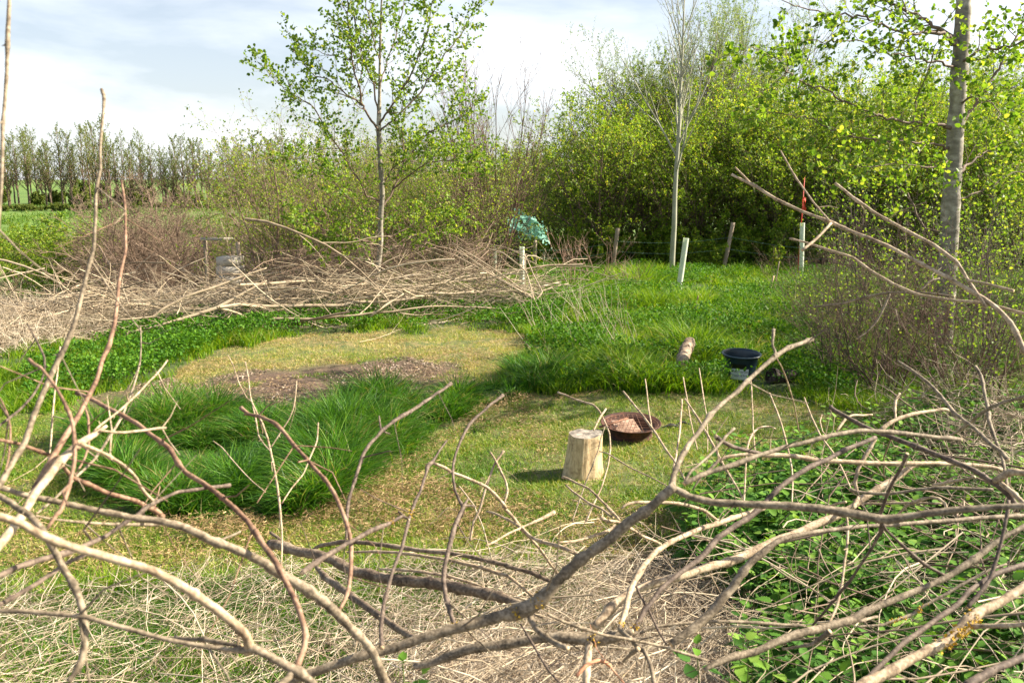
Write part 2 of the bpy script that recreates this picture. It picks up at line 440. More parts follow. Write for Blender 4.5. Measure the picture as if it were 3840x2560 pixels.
LF_FAR = leafmat('young_leaf', [(0.0, (0.09, 0.15, 0.025)), (0.6, (0.17, 0.23, 0.045)), (1.0, (0.27, 0.28, 0.08))], trans=0.4, rough=0.6, patch=0.6, pscale=0.12)
BK_ALDER = barkmat('alder_bark', [(0.34, (0.09, 0.078, 0.058)), (0.5, (0.24, 0.215, 0.165)), (0.64, (0.48, 0.44, 0.36))], scale=11, stretch=(1, 1, 1.6), bump=0.5, bdist=0.01, rndamt=0.0)
BK_PALE = barkmat('pale_smooth_bark', [(0.3, (0.24, 0.24, 0.17)), (0.7, (0.46, 0.45, 0.34))], scale=9, bump=0.2, bdist=0.01)
BK_TWIG = barkmat('twig_bark', [(0.3, (0.075, 0.05, 0.034)), (0.7, (0.24, 0.17, 0.12))], scale=8, bump=0)
BK_DARK = barkmat('dark_stem_bark', [(0.3, (0.05, 0.04, 0.03)), (0.7, (0.15, 0.12, 0.09))], scale=8, bump=0)
BK_BROWN = barkmat('brown_twig_bark', [(0.3, (0.12, 0.078, 0.052)), (0.7, (0.31, 0.22, 0.155))], scale=3, bump=0, rndamt=0.3)
BK_CUT = barkmat('bleached_brushwood', [(0.2, (0.14, 0.10, 0.065)), (0.5, (0.38, 0.30, 0.20)), (0.8, (0.62, 0.52, 0.37))], scale=12, bump=0, rndamt=0.5, lichen=0.30, lscale=3)
BK_GREY = barkmat('grey_brown_cut_bark', [(0.34, (0.05, 0.038, 0.025)), (0.48, (0.18, 0.14, 0.092)), (0.62, (0.37, 0.30, 0.21))], scale=160, stretch=(1, 1, 1), bump=0.5, bdist=0.0012, lichen=0.30, lscale=26)
BK_RED = barkmat('reddish_shoot_bark', [(0.34, (0.06, 0.032, 0.022)), (0.48, (0.20, 0.115, 0.072)), (0.62, (0.35, 0.235, 0.155))], scale=120, stretch=(1, 1, 1), bump=0.4, bdist=0.001)
BK_TAN = barkmat('pale_tan_cut_bark', [(0.34, (0.12, 0.08, 0.05)), (0.48, (0.33, 0.245, 0.155)), (0.62, (0.56, 0.45, 0.31))], scale=140, stretch=(1, 1, 1), bump=0.4, bdist=0.001, lichen=0.29, lscale=20)
BK_DKCUT = barkmat('dark_purple_brown_bark', [(0.34, (0.03, 0.021, 0.016)), (0.48, (0.10, 0.072, 0.054)), (0.62, (0.21, 0.16, 0.12))], scale=150, stretch=(1, 1, 1), bump=0.4, bdist=0.001)
BK_ROUGH = barkmat('rough_scaly_bark', [(0.36, (0.06, 0.04, 0.028)), (0.5, (0.17, 0.125, 0.085)), (0.64, (0.34, 0.27, 0.19))], scale=75, stretch=(1, 1, 1), bump=0.9, bdist=0.004, lichen=0.30, lscale=22)
M_CUT = plainmat('cut_wood_end', [(0.3, (0.42, 0.28, 0.15)), (0.7, (0.68, 0.52, 0.33))], scale=60, rough=0.8)
M_LICH = plainmat('yellow_lichen', [(0.35, (0.35, 0.20, 0.01)), (0.65, (0.70, 0.46, 0.03))], scale=220, rough=0.9, bump=0.8)
# ---------------------------------------------------------------- the ground: one sheet to the horizon
def build_ground():
    nr, nc = 900, 380
    k = np.arange(nr) / (nr - 1)
    y = -9 + 5.0 * (np.exp(k * math.log(3200 / 5.0)) - 1) / 1.0 * 1.0
    y = np.where(y < 0, y, y)
    q = np.linspace(-1, 1, nc); a = q * 0.75 + 0.9 * q ** 7
    x = a[None, :] * (np.abs(y[:, None] + 9) + 6)
    yy = np.repeat(y[:, None], nc, 1)
    z = height(x, yy)
    Z = zones(x.ravel(), yy.ravel())
    soil = Z['soil'].astype(float).reshape(nr, nc)
    mown = (Z['oval'] | Z['lawn']).astype(float).reshape(nr, nc)
    dry = Z['straw'].astype(float).reshape(nr, nc)
    def blur(m, n=2):
        for _ in range(n):
            m = (m + np.roll(m, 1, 0) + np.roll(m, -1, 0) + np.roll(m, 1, 1) + np.roll(m, -1, 1)) / 5
        return m
    soil, mown, dry = blur(soil), blur(mown), blur(dry)
    z = z + 0.012 * fbm(x, yy, 9, 8, 2) * (yy < 20)
    idx = np.arange(nr * nc).reshape(nr, nc)
    F = np.stack([idx[:-1, :-1], idx[:-1, 1:], idx[1:, 1:], idx[1:, :-1]], -1).reshape(-1, 4)
    M = Mesh(); M.add(np.stack([x, yy, z], -1), F)
    m, t, nd, lk = newmat('ground_surface')
    g = N_(nd, 'ShaderNodeNewGeometry')
    def noise(s, d=4.0, r=0.6):
        n = N_(nd, 'ShaderNodeTexNoise', Scale=float(s), Detail=d, Roughness=r); lk.new(g.outputs['Position'], n.inputs['Vector']); return n.outputs['Fac']
    def mix(fac, a, b):
        n = N_(nd, 'ShaderNodeMix', data_type='RGBA')
        for s, i in ((fac, 0), (a, 6), (b, 7)):
            if isinstance(s, tuple): n.inputs[i].default_value = (*s, 1)
            else: lk.new(s, n.inputs[i])
        return n.outputs[2]
    def rampn(s, stops):
        r = ramp(nd, stops); lk.new(s, r.inputs['Fac']); return r.outputs['Color']
    def attr(n):
        a_ = N_(nd, 'ShaderNodeAttribute', attribute_name=n); return a_.outputs['Fac']
    under = rampn(noise(5), [(0.3, (0.03, 0.045, 0.012)), (0.7, (0.07, 0.11, 0.02))])
    field = rampn(noise(0.25, 6), [(0.3, (0.07, 0.14, 0.02)), (0.6, (0.13, 0.21, 0.03)), (0.8, (0.20, 0.25, 0.07))])
    sep = N_(nd, 'ShaderNodeSeparateXYZ'); lk.new(g.outputs['Position'], sep.inputs[0])
    mr = N_(nd, 'ShaderNodeMapRange'); mr.inputs['From Min'].default_value = 22; mr.inputs['From Max'].default_value = 38
    lk.new(sep.outputs['Y'], mr.inputs['Value'])
    base = mix(mr.outputs[0], under, field)
    lawn = rampn(noise(6, 5), [(0.35, (0.06, 0.09, 0.018)), (0.5, (0.12, 0.13, 0.035)), (0.68, (0.25, 0.19, 0.08))])
    base = mix(attr('mown'), base, lawn)
    soilc = rampn(noise(30, 5, 0.7), [(0.35, (0.05, 0.030, 0.020)), (0.54, (0.115, 0.072, 0.046)), (0.7, (0.25, 0.17, 0.115))])
    base = mix(attr('soil'), base, soilc)
    dryc = rampn(noise(14, 5, 0.7), [(0.35, (0.06, 0.045, 0.025)), (0.6, (0.17, 0.13, 0.08))])
    base = mix(attr('dry'), base, dryc)
    p = N_(nd, 'ShaderNodeBsdfPrincipled', Roughness=0.9); lk.new(base, p.inputs['Base Color'])
    b = N_(nd, 'ShaderNodeBump', Strength=0.7, Distance=0.02); lk.new(noise(28, 5, 0.7), b.inputs['Height']); lk.new(b.outputs[0], p.inputs['Normal'])
    o = N_(nd, 'ShaderNodeOutputMaterial'); lk.new(p.outputs[0], o.inputs['Surface'])
    ob = M.build('ground', m)
    for n, arr in (('soil', soil), ('mown', mown), ('dry', dry)):
        a_ = ob.data.attributes.new(n, 'FLOAT', 'POINT'); a_.data.foreach_set('value', arr.ravel().astype(np.float32))
    tag(ob, kind='structure')
build_ground()

def fan(n, y0, y1, p, rng, a0=-0.72, a1=0.72):
    u = rng.uniform(0, 1, n)
    y = (y0 ** p + u * (y1 ** p - y0 ** p)) ** (1 / p)
    return rng.uniform(a0, a1, n) * (y + 0.3), y

# ---------------------------------------------------------------- grasses
def build_grass():
    rng = np.random.default_rng(11)
    def tufts(M, cx, cy, per, spread, hfun, w, lean, seg, rng):
        """blades radiating from each tuft's heart"""
        n = len(cx); big = rng.uniform(0.6, 1.35, n)
        o = rng.normal(0, 1, (n, per, 2)) * (spread * big)[:, None, None]
        x = (cx[:, None] + o[..., 0]).ravel(); y = (cy[:, None] + o[..., 1]).ravel()
        az = np.arctan2(o[..., 1], o[..., 0]).ravel() + rng.normal(0, 0.55, n * per)
        rr = np.hypot(o[..., 0], o[..., 1]).ravel() / spread
        h = np.repeat(hfun(cx, cy) * big, per) * rng.uniform(0.5, 1.25, n * per)
        tone = np.repeat(rng.normal(0, 0.18, n), per)
        k = clear(x, y); x, y, az, rr, h, tone = [q[k] for q in (x, y, az, rr, h, tone)]
        h = h * hcut(x, y)
        le = np.clip(lean[0] + (lean[1] - lean[0]) * (0.35 * rr + 0.65 * rng.uniform(0, 1, len(x))), 0, 1.35)
        blades(M, x, y, h, rng.uniform(w[0], w[1], len(x)) * (0.75 + 0.035 * y), le, az, rng, seg, rnd=np.clip(rng.uniform(0, 1, len(x)) * 0.9 + 0.05 + tone, 0, 1))
    # tussocks of long lush grass between the lawn and the bare oval
    M = Mesh()
    x, y = fan(60000, 4.0, 13.5, 1.0, rng, -0.62, 0.45)
    k = zones(x, y)['tuss'] & (rng.uniform(0, 1, len(x)) < np.clip(0.55 + 1.1 * fbm(x, y, 3.6, 32, 3), 0.08, 1)); x, y = x[k][:2300], y[k][:2300]
    tufts(M, x, y, 50, 0.052, lambda a, b: 0.21 + 0.21 * np.clip(fbm(a, b, 3.0, 31, 3), -0.75, 1.2), (0.007, 0.014), (0.05, 1.05), 4, rng)
    o = M.build('long_grass', G_LUSH); tag(o, kind='stuff', cat='grass', label='lush dark green tussocks of long grass before the bare oval')
    # bright grass of the slope behind
    M = Mesh()
    x, y = fan(90000, 5.5, 34, 0.75, rng, -0.3, 0.72)
    z = zones(x, y); k = (z['slope'] & ~z['nett'] & ~z['oval'] & ~z['lawn']); x, y = x[k], y[k]
    k = rng.uniform(0, 1, len(x)) < np.clip(0.6 + fbm(x, y, 1.4, 41, 3), 0.15, 1); x, y = x[k][:6500], y[k][:6500]
    tufts(M, x, y, 36, 0.08, lambda a, b: (0.22 + 0.15 * np.clip(fbm(a, b, 1.3, 42, 3), -0.8, 1.2)) * (1 + 0.012 * b), (0.008, 0.015), (0.05, 1.0), 3, rng)
    o = M.build('long_grass', G_BRIGHT); tag(o, kind='stuff', cat='grass', label='bright green long grass on the rough slope behind the bucket')
    # medium grass left of the oval and anywhere not covered by another zone
    M = Mesh()
    x, y = fan(900000, 4.2, 26, 0.6, rng)
    z = zones(x, y); k = ~(z['slope'] | z['tuss'] | z['lawn'] | z['oval'] | z['soil'] | z['nett'] | z['straw'])
    k &= ~((y > 11) & (x < -5) & (fbm(x, y, 0.8, 51) > -0.2)) | (x < -20)
    x, y = x[k], y[k]
    cl = fbm(x, y, 2.2, 45, 3)
    keep = rng.uniform(0, 1, len(x)) < np.clip(0.6 + cl * 0.6, 0.1, 1)
    x, y, cl = x[keep][:120000], y[keep][:120000], cl[keep][:120000]
    h = (0.16 + 0.08 * cl) * rng.uniform(0.5, 1.3, len(x))
    blades(M, x, y, h, rng.uniform(0.006, 0.012, len(x)) * (0.7 + y * 0.05), rng.uniform(0.2, 0.9, len(x)), rng.uniform(0, 6.28, len(x)), rng, 3)
    o = M.build('rough_grass', G_BRIGHT); tag(o, kind='stuff', cat='grass', label='rough green grass left of and behind the bare oval')
    # mown lawn and thin growth on the oval
    M = Mesh()
    x, y = fan(1100000, 2.9, 14.5, 0.7, rng)
    z = zones(x, y)
    n1 = fbm(x, y, 3.5, 61, 4); n2 = fbm(x, y, 1.5, 62, 3)
    pr = np.where(z['lawn'], np.clip(0.75 + 0.5 * n1, 0.15, 1), 0)
    pr = np.where(z['oval'] & ~z['soil'], np.clip(0.55 + 0.5 * n1, 0.05, 1), pr)
    pr = np.where(z['soil'], np.clip(-0.30 + 1.7 * n1, 0, 0.9), pr)
    pr = np.where(z['straw'], np.clip(np.where(x < -0.3, 0.55, 0.12) + 0.9 * n2, 0, 0.9), pr)
    k = rng.uniform(0, 1, len(x)) < pr
    x, y, n2, zz, zo = x[k][:400000], y[k][:400000], n2[k][:400000], (z['straw'])[k][:400000], (z['oval'] & ~z['soil'])[k][:400000]
    kk = clear(x, y, -0.03); x, y, n2, zz, zo = x[kk], y[kk], n2[kk], zz[kk], zo[kk]
    h = rng.uniform(0.02, 0.065, len(x)) * (1 + zz * 2.8 * rng.uniform(0.4, 1, len(x)))
    rnd = np.clip(rng.normal(0.44, 0.2, len(x)) - 0.14 * n2 - zz * 0.25 + 0.34 * zo, 0, 1)
    blades(M, x, y, h, rng.uniform(0.0035, 0.008, len(x)), rng.uniform(0.3, 1.3, len(x)), rng.uniform(0, 6.28, len(x)), rng, 2, rnd=rnd)
    o = M.build('mown_grass', G_LAWN); tag(o, kind='stuff', cat='lawn', label='short mown grass, green and straw coloured, round the fire bowl')
    # clippings: curls of dry grass lying on the lawn, heaped along the tussock's edge
    M = Mesh()
    x, y = fan(700000, 2.9, 14.5, 0.8, rng)
    z = zones(x, y)
    u, v = proj(np.stack([x, y, height(x, y)], -1))
    heap = inpoly(u, v, [(360,1175),(480,1195),(620,1190),(770,1150),(900,1060),(1000,1000),(1130,920),(1400,885),(1420,900),(1180,940),(1000,1040),(900,1110),(1250,1130),(1270,1170),(1000,1230),(780,1250),(480,1260),(340,1210)])
    n1 = fbm(x, y, 3.0, 71, 4)
    pr = np.where(z['lawn'] | z['oval'], np.clip(0.02 + 0.62 * n1 + 0.26 * (v > 1800) + 0.18 * z['oval'], 0.01, 0.7), 0) + np.where(heap & z['lawn'], 0.45, 0)
    pr = np.where(z['soil'], np.clip(0.1 - 0.4 * n1, 0, 0.35), pr)
    k = rng.uniform(0, 1, len(x)) < pr
    x, y, n1, heap = x[k][:190000], y[k][:190000], n1[k][:190000], heap[k][:190000]
    L = rng.uniform(0.012, 0.048, len(x)); a = rng.uniform(0, 6.28, len(x))
    z0 = height(x, y) + rng.uniform(0.005, 0.035, len(x)) + heap * np.clip(n1 + 0.25, 0, 1) * rng.uniform(0, 0.11, len(x))
    P0 = np.stack([x, y, z0], -1); d = np.stack([np.cos(a), np.sin(a), rng.normal(0, 0.35, len(x))], -1) * L[:, None]
    c = np.stack([-np.sin(a), np.cos(a), 0 * a], -1) * (L * rng.normal(0, 0.25, len(x)))[:, None]
    w = np.stack([-np.sin(a), np.cos(a), rng.normal(0, 0.8, len(x))], -1) * rng.uniform(0.0007, 0.0018, len(x))[:, None]
    A = [P0, P0 + d * 0.5 + c, P0 + d]
    V = np.stack([A[0] - w, A[0] + w, A[1] - w, A[1] + w, A[2] - w, A[2] + w], 1)
    F = (np.arange(len(x))[:, None, None] * 6 + np.array([[0, 1, 3, 2], [2, 3, 5, 4]])[None]).reshape(-1, 4)
    M.add(V, F, np.repeat(np.clip(rng.normal(0.5 , 0.25, len(x)) - heap * 0.12, 0, 1), 2))
    # wood chips on the bare soil
    o = M.build('grass_clippings', G_CLIP); tag(o, kind='stuff', cat='clippings', label='dry brown grass clippings strewn over the mown ground')
    M = Mesh()
    x, y = fan(160000, 6.5, 13, 1.0, rng, -0.7, 0.3)
    k = zones(x, y)['soil']; x, y = x[k], y[k]; kq = rng.uniform(0, 1, len(x)) < np.clip(0.30 + 0.8 * fbm(x, y, 2.2, 63, 4), 0.02, 0.9); x, y = x[kq][:11000], y[kq][:11000]
    n = len(x); a = rng.uniform(0, 6.28, n); L = (0.004 + 0.020 * rng.uniform(0, 1, n) ** 2.2)[:, None]
    d = np.stack([np.cos(a), np.sin(a), rng.normal(0, 0.3, n)], -1) * L; w = np.stack([-np.sin(a), np.cos(a), rng.normal(0, 0.3, n)], -1) * L * 0.42
    c = np.stack([x, y, height(x, y) + 0.016], -1); up = np.array([0, 0, 0.004])
    V = np.stack([c - d - w, c + d - w, c + d + w, c - d + w, c - d * .8 - w * .8 + up, c + d * .8 - w * .8 + up, c + d * .8 + w * .8 + up, c - d * .8 + w * .8 + up], 1)
    Fc = np.array([[4, 5, 6, 7], [0, 1, 5, 4], [1, 2, 6, 5], [2, 3, 7, 6], [3, 0, 4, 7]])
    M.add(V, (np.arange(n)[:, None, None] * 8 + Fc[None]).reshape(-1, 4), np.repeat(rng.uniform(0, 1, n), 5))
    m = leafmat('wood_chip', [(0.0, (0.07, 0.045, 0.03)), (0.7, (0.22, 0.15, 0.10)), (1.0, (0.50, 0.41, 0.31))], trans=0.0, rough=0.8)
    o = M.build('wood_chips', m, smooth=False); tag(o, kind='stuff', cat='wood chips', label='brown wood chips scattered on the bare soil')
    # leafy ground cover behind the oval and among the long grass of the slope
    M = Mesh()
    x, y = fan(600000, 8.0, 27, 0.7, rng)
    z = zones(x, y); cl = fbm(x, y, 1.6, 81, 3)
    pr = np.where(z['cover'] & ~z['oval'] & ~z['soil'], np.clip(0.6 + 0.7 * cl, 0.08, 0.95), 0) + np.where(z['slope'] & ~z['oval'], np.clip(0.25 + 0.7 * cl, 0, 0.6), 0)
    k = rng.uniform(0, 1, len(x)) < pr
    k &= clear(x, y, 0.05); x, y, cl = x[k][:105000], y[k][:105000], cl[k][:105000]
    hh = (0.10 + 0.16 * rng.uniform(0, 1, len(x)) ** 0.7) * (1 + 0.5 * cl) * (0.8 + 0.02 * y)
    pos = np.stack([x, y, height(x, y) + hh], -1)
    pos[:, 2] += 0
    leaves(M, pos, 0.040, rng, L6, F6, upb=0.75)
    o = M.build('ground_cover', LF_COVER); tag(o, kind='stuff', cat='ground cover', label='leafy green ground cover behind the bare oval')
    G_PAST = leafmat('pasture_blade', [(0.0, (0.05, 0.13, 0.010)), (0.7, (0.11, 0.22, 0.016)), (1.0, (0.22, 0.27, 0.05))], trans=0.3, rough=0.6, patch=0.6, pscale=0.15)
    # far pasture blades: tufts that break up the field beyond the valley
    M = Mesh()
    x, y = fan(160000, 26, 92, 0.6, rng, -0.70, 0.1)
    k = rng.uniform(0, 1, len(x)) < np.clip(0.5 + fbm(x, y, 0.3, 91), 0.1, 1); x, y = x[k][:70000], y[k][:70000]
    blades(M, x, y, rng.uniform(0.12, 0.3, len(x)), 0.012 + 0.0011 * y, rng.uniform(0.2, 0.8, len(x)), rng.uniform(0, 6.28, len(x)), rng, 1)
    o = M.build('pasture_grass', G_PAST); tag(o, kind='stuff', cat='grass', label='green pasture grass in the field across the valley')
build_grass()

# ---------------------------------------------------------------- dead bleached herbage left of the windrow, and straw in front
def lying(M, x, y, L, r, rng, zlo=0.0, zhi=0.2, tilt=0.3, Kc=5, S=3, wig=0.25, az=None, azs=1.6, cap=False, az0=0.0):
    n = len(x)
    if az is None: az = rng.normal(az0, azs, n)
    d = unit(np.stack([np.cos(az), np.sin(az), rng.normal(0, tilt, n)], -1))
    p = [np.stack([x, y, height(x, y) + rng.uniform(zlo, zhi, n)], -1)]
    for k in range(Kc - 1):
        p.append(p[-1] + d * (L / (Kc - 1))[:, None])
        d = unit(d + rng.normal(0, wig, d.shape) * np.array([1, 1, 0.6]))
    P = np.stack(p, 1); P -= 0.5 * (P[:, -1:] - P[:, :1]) * np.array([1, 1, 0])
    g = height(P[..., 0], P[..., 1]) + 0.004
    P[..., 2] = np.maximum(P[..., 2], g)
    R = r[:, None] * np.linspace(1, 0.4, Kc)[None]
    tubes(M, P, R, S, rnd=rng.uniform(0, 1, n))
def build_dead():
    rng = np.random.default_rng(77)
    M = Mesh()
    x, y = fan(42000, 2.0, 4.6, 1.2, rng, -0.75, 0.45)
    z = zones(x, y); den = np.clip(0.75 + 0.6 * fbm(x, y, 2.0, 15), 0.1, 1); den = den * np.where(x < -0.7, 0.40, 1)
    k = z['straw'] & (rng.uniform(0, 1, len(x)) < den); x, y = x[k][:17000], y[k][:17000]
    lying(M, x, y, rng.uniform(0.10, 0.42, len(x)), rng.uniform(0.0008, 0.0024, len(x)), rng, 0.0, 0.20, 0.35, 4, 3, 0.22)
    o = M.build('dead_stems', G_STRAW); tag(o, kind='stuff', cat='straw', label='pale dead stems matted on the ground under the front branches')
    M = Mesh()                                  # standing and leaning bleached herbage on the left falling ground
    x, y = fan(120000, 10.5, 27, 0.9, rng, -0.72, -0.20)
    z = zones(x, y); u, v = proj(np.stack([x, y, height(x, y)], -1))
    k = inpoly(u, v, [(-200,650),(700,640),(1200,640),(1210,700),(700,705),(470,745),(290,760),(160,800),(-200,850)]); x, y = x[k][:26000], y[k][:26000]
    n = len(x); L = rng.uniform(0.25, 0.75, n)
    az = rng.uniform(0, 6.28, n); ti = rng.uniform(0.1, 1.1, n)
    d = unit(np.stack([np.cos(az) * ti, np.sin(az) * ti, np.ones(n) * 0.9], -1))
    p = [np.stack([x, y, height(x, y)], -1)]
    for kk in range(3):
        p.append(p[-1] + d * (L / 3)[:, None]); d = unit(d + np.array([0, 0, -0.32]) + rng.normal(0, 0.22, d.shape))
    P = np.stack(p, 1); P[..., 2] = np.maximum(P[..., 2], height(P[..., 0], P[..., 1]) + 0.01)
    tubes(M, P, rng.uniform(0.0022, 0.0045, n)[:, None] * np.linspace(1, .5, 4)[None], 3, rnd=rng.uniform(0.25, 1, n))
    o = M.build('dead_herbage', G_STRAW); tag(o, kind='stuff', cat='dry grass', label='bleached dead grass and stems on the falling ground at left')
    M = Mesh()                                  # brown dead heap at the right edge
    for (px, py, Y, n) in ((2330, 860, 6.2, 1500), (2230, 800, 7.4, 1100), (2320, 950, 5.0, 900)):
        c = at(px * K, py * K, Y)
        x = c[0] + rng.normal(0, 0.42, n); y = c[1] + rng.normal(0, 0.5, n)
        hz = 0.60 * np.exp(-((x - c[0]) ** 2 + (y - c[1]) ** 2) / 0.35)
        d = unit(rng.normal(0, 1, (n, 3)) * np.array([1, 1, .45])); L = rng.uniform(0.15, 0.6, n)
        p = [np.stack([x, y, height(x, y) + rng.uniform(0, 1, n) * (hz + 0.1)], -1)]
        for kk in range(3):
            p.append(p[-1] + d * (L / 3)[:, None]); d = unit(d + rng.normal(0, 0.25, d.shape))
        P = np.stack(p, 1); P[..., 2] = np.maximum(P[..., 2], height(P[..., 0], P[..., 1]) + 0.01)
        tubes(M, P, rng.uniform(0.0012, 0.004, n)[:, None] * np.linspace(1, .5, 4)[None], 3, rnd=rng.uniform(0, 0.75, n))
    o = M.build('dead_herbage', G_STRAW); tag(o, kind='stuff', cat='dry grass', label='brown heap of dead stems at the right edge below the big trunk')
build_dead()

# ---------------------------------------------------------------- nettles
def build_nettles():
    rng = np.random.default_rng(5)
    # one toothed leaf: outline points each side of the midrib
    ts = np.array([0, .10, .18, .24, .33, .38, .47, .52, .62, .66, .76, .80, .90, 1.0])
    ws = np.array([0, .21, .31, .26, .34, .27, .32, .24, .27, .18, .19, .11, .09, 0])
    n = len(ts)
    mid = np.stack([0 * ts, ts, -0.10 * ts ** 2], -1)
    rt = np.stack([ws, ts + 0.02, 0.13 * ws * 2 - 0.10 * ts ** 2], -1); lf = rt * np.array([-1, 1, 1])
    T = np.concatenate([mid, rt, lf])
    F = [[i, i + n, i + n + 1, i + 1] for i in range(n - 1)] + [[i, i + 1, i + 2 * n + 1, i + 2 * n] for i in range(n - 1)]
    F = np.array(F)
    M = Mesh(); MS = Mesh()
    x, y = fan(26000, 2.0, 8.2, 1.0, rng, 0.02, 0.76)
    k = zones(x, y)['nett']; x, y = x[k], y[k]
    gx, keep = {}, []
    for i in range(len(x)):
        c = (int(x[i] / 0.072), int(y[i] / 0.072))
        if c in gx: continue
        gx[c] = 1; keep.append(i)
    x, y = x[keep], y[keep]
    kk = rng.uniform(0, 1, len(x)) < np.clip(0.55 + 0.9 * fbm(x, y, 2.6, 17), 0.06, 1)
    x, y = x[kk][:1900], y[kk][:1900]
    near = []
    for (px, py, Y_) in ((925, 1525, 1.95), (960, 1560, 1.85), (1600, 1485, 2.1), (1720, 1530, 1.9), (1690, 1560, 1.85), (1775, 1545, 1.95)):
        q = at(px * K, py * K, Y_); near.append((q[0], q[1], q[2] - float(height(q[0], q[1]))))
    n0 = len(x); x = np.append(x, [q[0] for q in near]); y = np.append(y, [q[1] for q in near])
    pos, out, sz, rn = [], [], [], []
    for i in range(len(x)):
        H = rng.uniform(0.20, 0.58) * (1 if y[i] > 3.4 else 0.8)
        if i >= n0: H = near[i - n0][2]
        a0 = rng.uniform(0, 6.28); lean = rng.normal(0, 0.12, 2) * (i < n0)
        b = np.array([x[i], y[i], float(height(x[i], y[i]))])
        tiers = rng.integers(5, 8)
        top = b + np.array([lean[0] * H, lean[1] * H, H])
        P = np.stack([b, b * .5 + top * .5 + np.append(rng.normal(0, .01, 2), 0), top])[None]
        tubes(MS, P, np.array([[0.003, 0.0026, 0.0018]]), 4, rnd=0.6)
        tone = rng.uniform(0, 0.6)
        for t in range(tiers):
            f = 0.30 + 0.70 * (t + 1) / tiers
            s = 0.082 * (1.25 - 0.85 * f) + 0.016
            s *= rng.uniform(0.8, 1.25)
            for q in (0, 1):
                a = a0 + t * math.pi / 2 + q * math.pi + rng.normal(0, 0.2)
                el = -0.15 + 1.1 * (f - 0.5) + rng.normal(0, 0.3)
                d = np.array([math.cos(a), math.sin(a), el]); d /= np.linalg.norm(d)
                pos.append(b + (top - b) * f + d * s * 0.25); out.append(d); sz.append(s); rn.append(np.clip(tone + 0.5 * (f > 0.9) + rng.uniform(0, 0.3), 0, 1))
    pos = np.array(pos); d = np.array(out); sz = np.array(sz)[:, None, None]
    nrm = unit(np.array([0, 0, 1.0]) + rng.normal(0, 0.25, pos.shape))
    s = unit(np.cross(d, nrm)); n2 = np.cross(s, d)
    V = pos[:, None] + sz * (T[None, :, 0:1] * s[:, None] + T[None, :, 1:2] * d[:, None] + T[None, :, 2:3] * n2[:, None])
    Fa = (np.arange(len(pos))[:, None, None] * len(T) + F[None]).reshape(-1, 4)
    M.add(V, Fa, np.repeat(np.array(rn), len(F)))
    for m_ in MS.f: M.f.append((m_[0] + M.n, m_[1], 1))
    M.v += MS.v; M.n += MS.n
    st = leafmat('nettle_stem', [(0, (0.08, 0.13, 0.03)), (1, (0.16, 0.20, 0.06))], trans=0.1)
    o = M.build('nettle_patch', [LF_NETT, st]); tag(o, kind='stuff', cat='nettles', label='dense patch of young stinging nettles with toothed leaves at front right')
    print('nettles', len(x), len(pos))
build_nettles()
# ---------------------------------------------------------------- trees and shrubs
def smooth_line(pts, sub=4):
    """Catmull-Rom through rows of (x, y, z, r)"""
    p = np.asarray(pts, float)
    if len(p) < 3:
        t = np.linspace(0, 1, sub * 2 + 1)[:, None]; return p[0] * (1 - t) + p[-1] * t
    q = np.concatenate([[2 * p[0] - p[1]], p, [2 * p[-1] - p[-2]]])
    out = []
    for i in range(1, len(q) - 2):
        for k in range(sub):
            t = k / sub
            out.append(0.5 * ((2 * q[i]) + (-q[i - 1] + q[i + 1]) * t + (2 * q[i - 1] - 5 * q[i] + 4 * q[i + 1] - q[i + 2]) * t * t + (-q[i - 1] + 3 * q[i] - 3 * q[i + 1] + q[i + 2]) * t ** 3))
    out.append(p[-1])
    return np.array(out)
def resample(P, R, Kc):
    s = np.concatenate([[0], np.cumsum(np.linalg.norm(np.diff(P, axis=0), axis=1))]); t = np.linspace(0, s[-1], Kc)
    return np.stack([np.interp(t, s, P[:, i]) for i in range(3)], -1), np.interp(t, s, R)

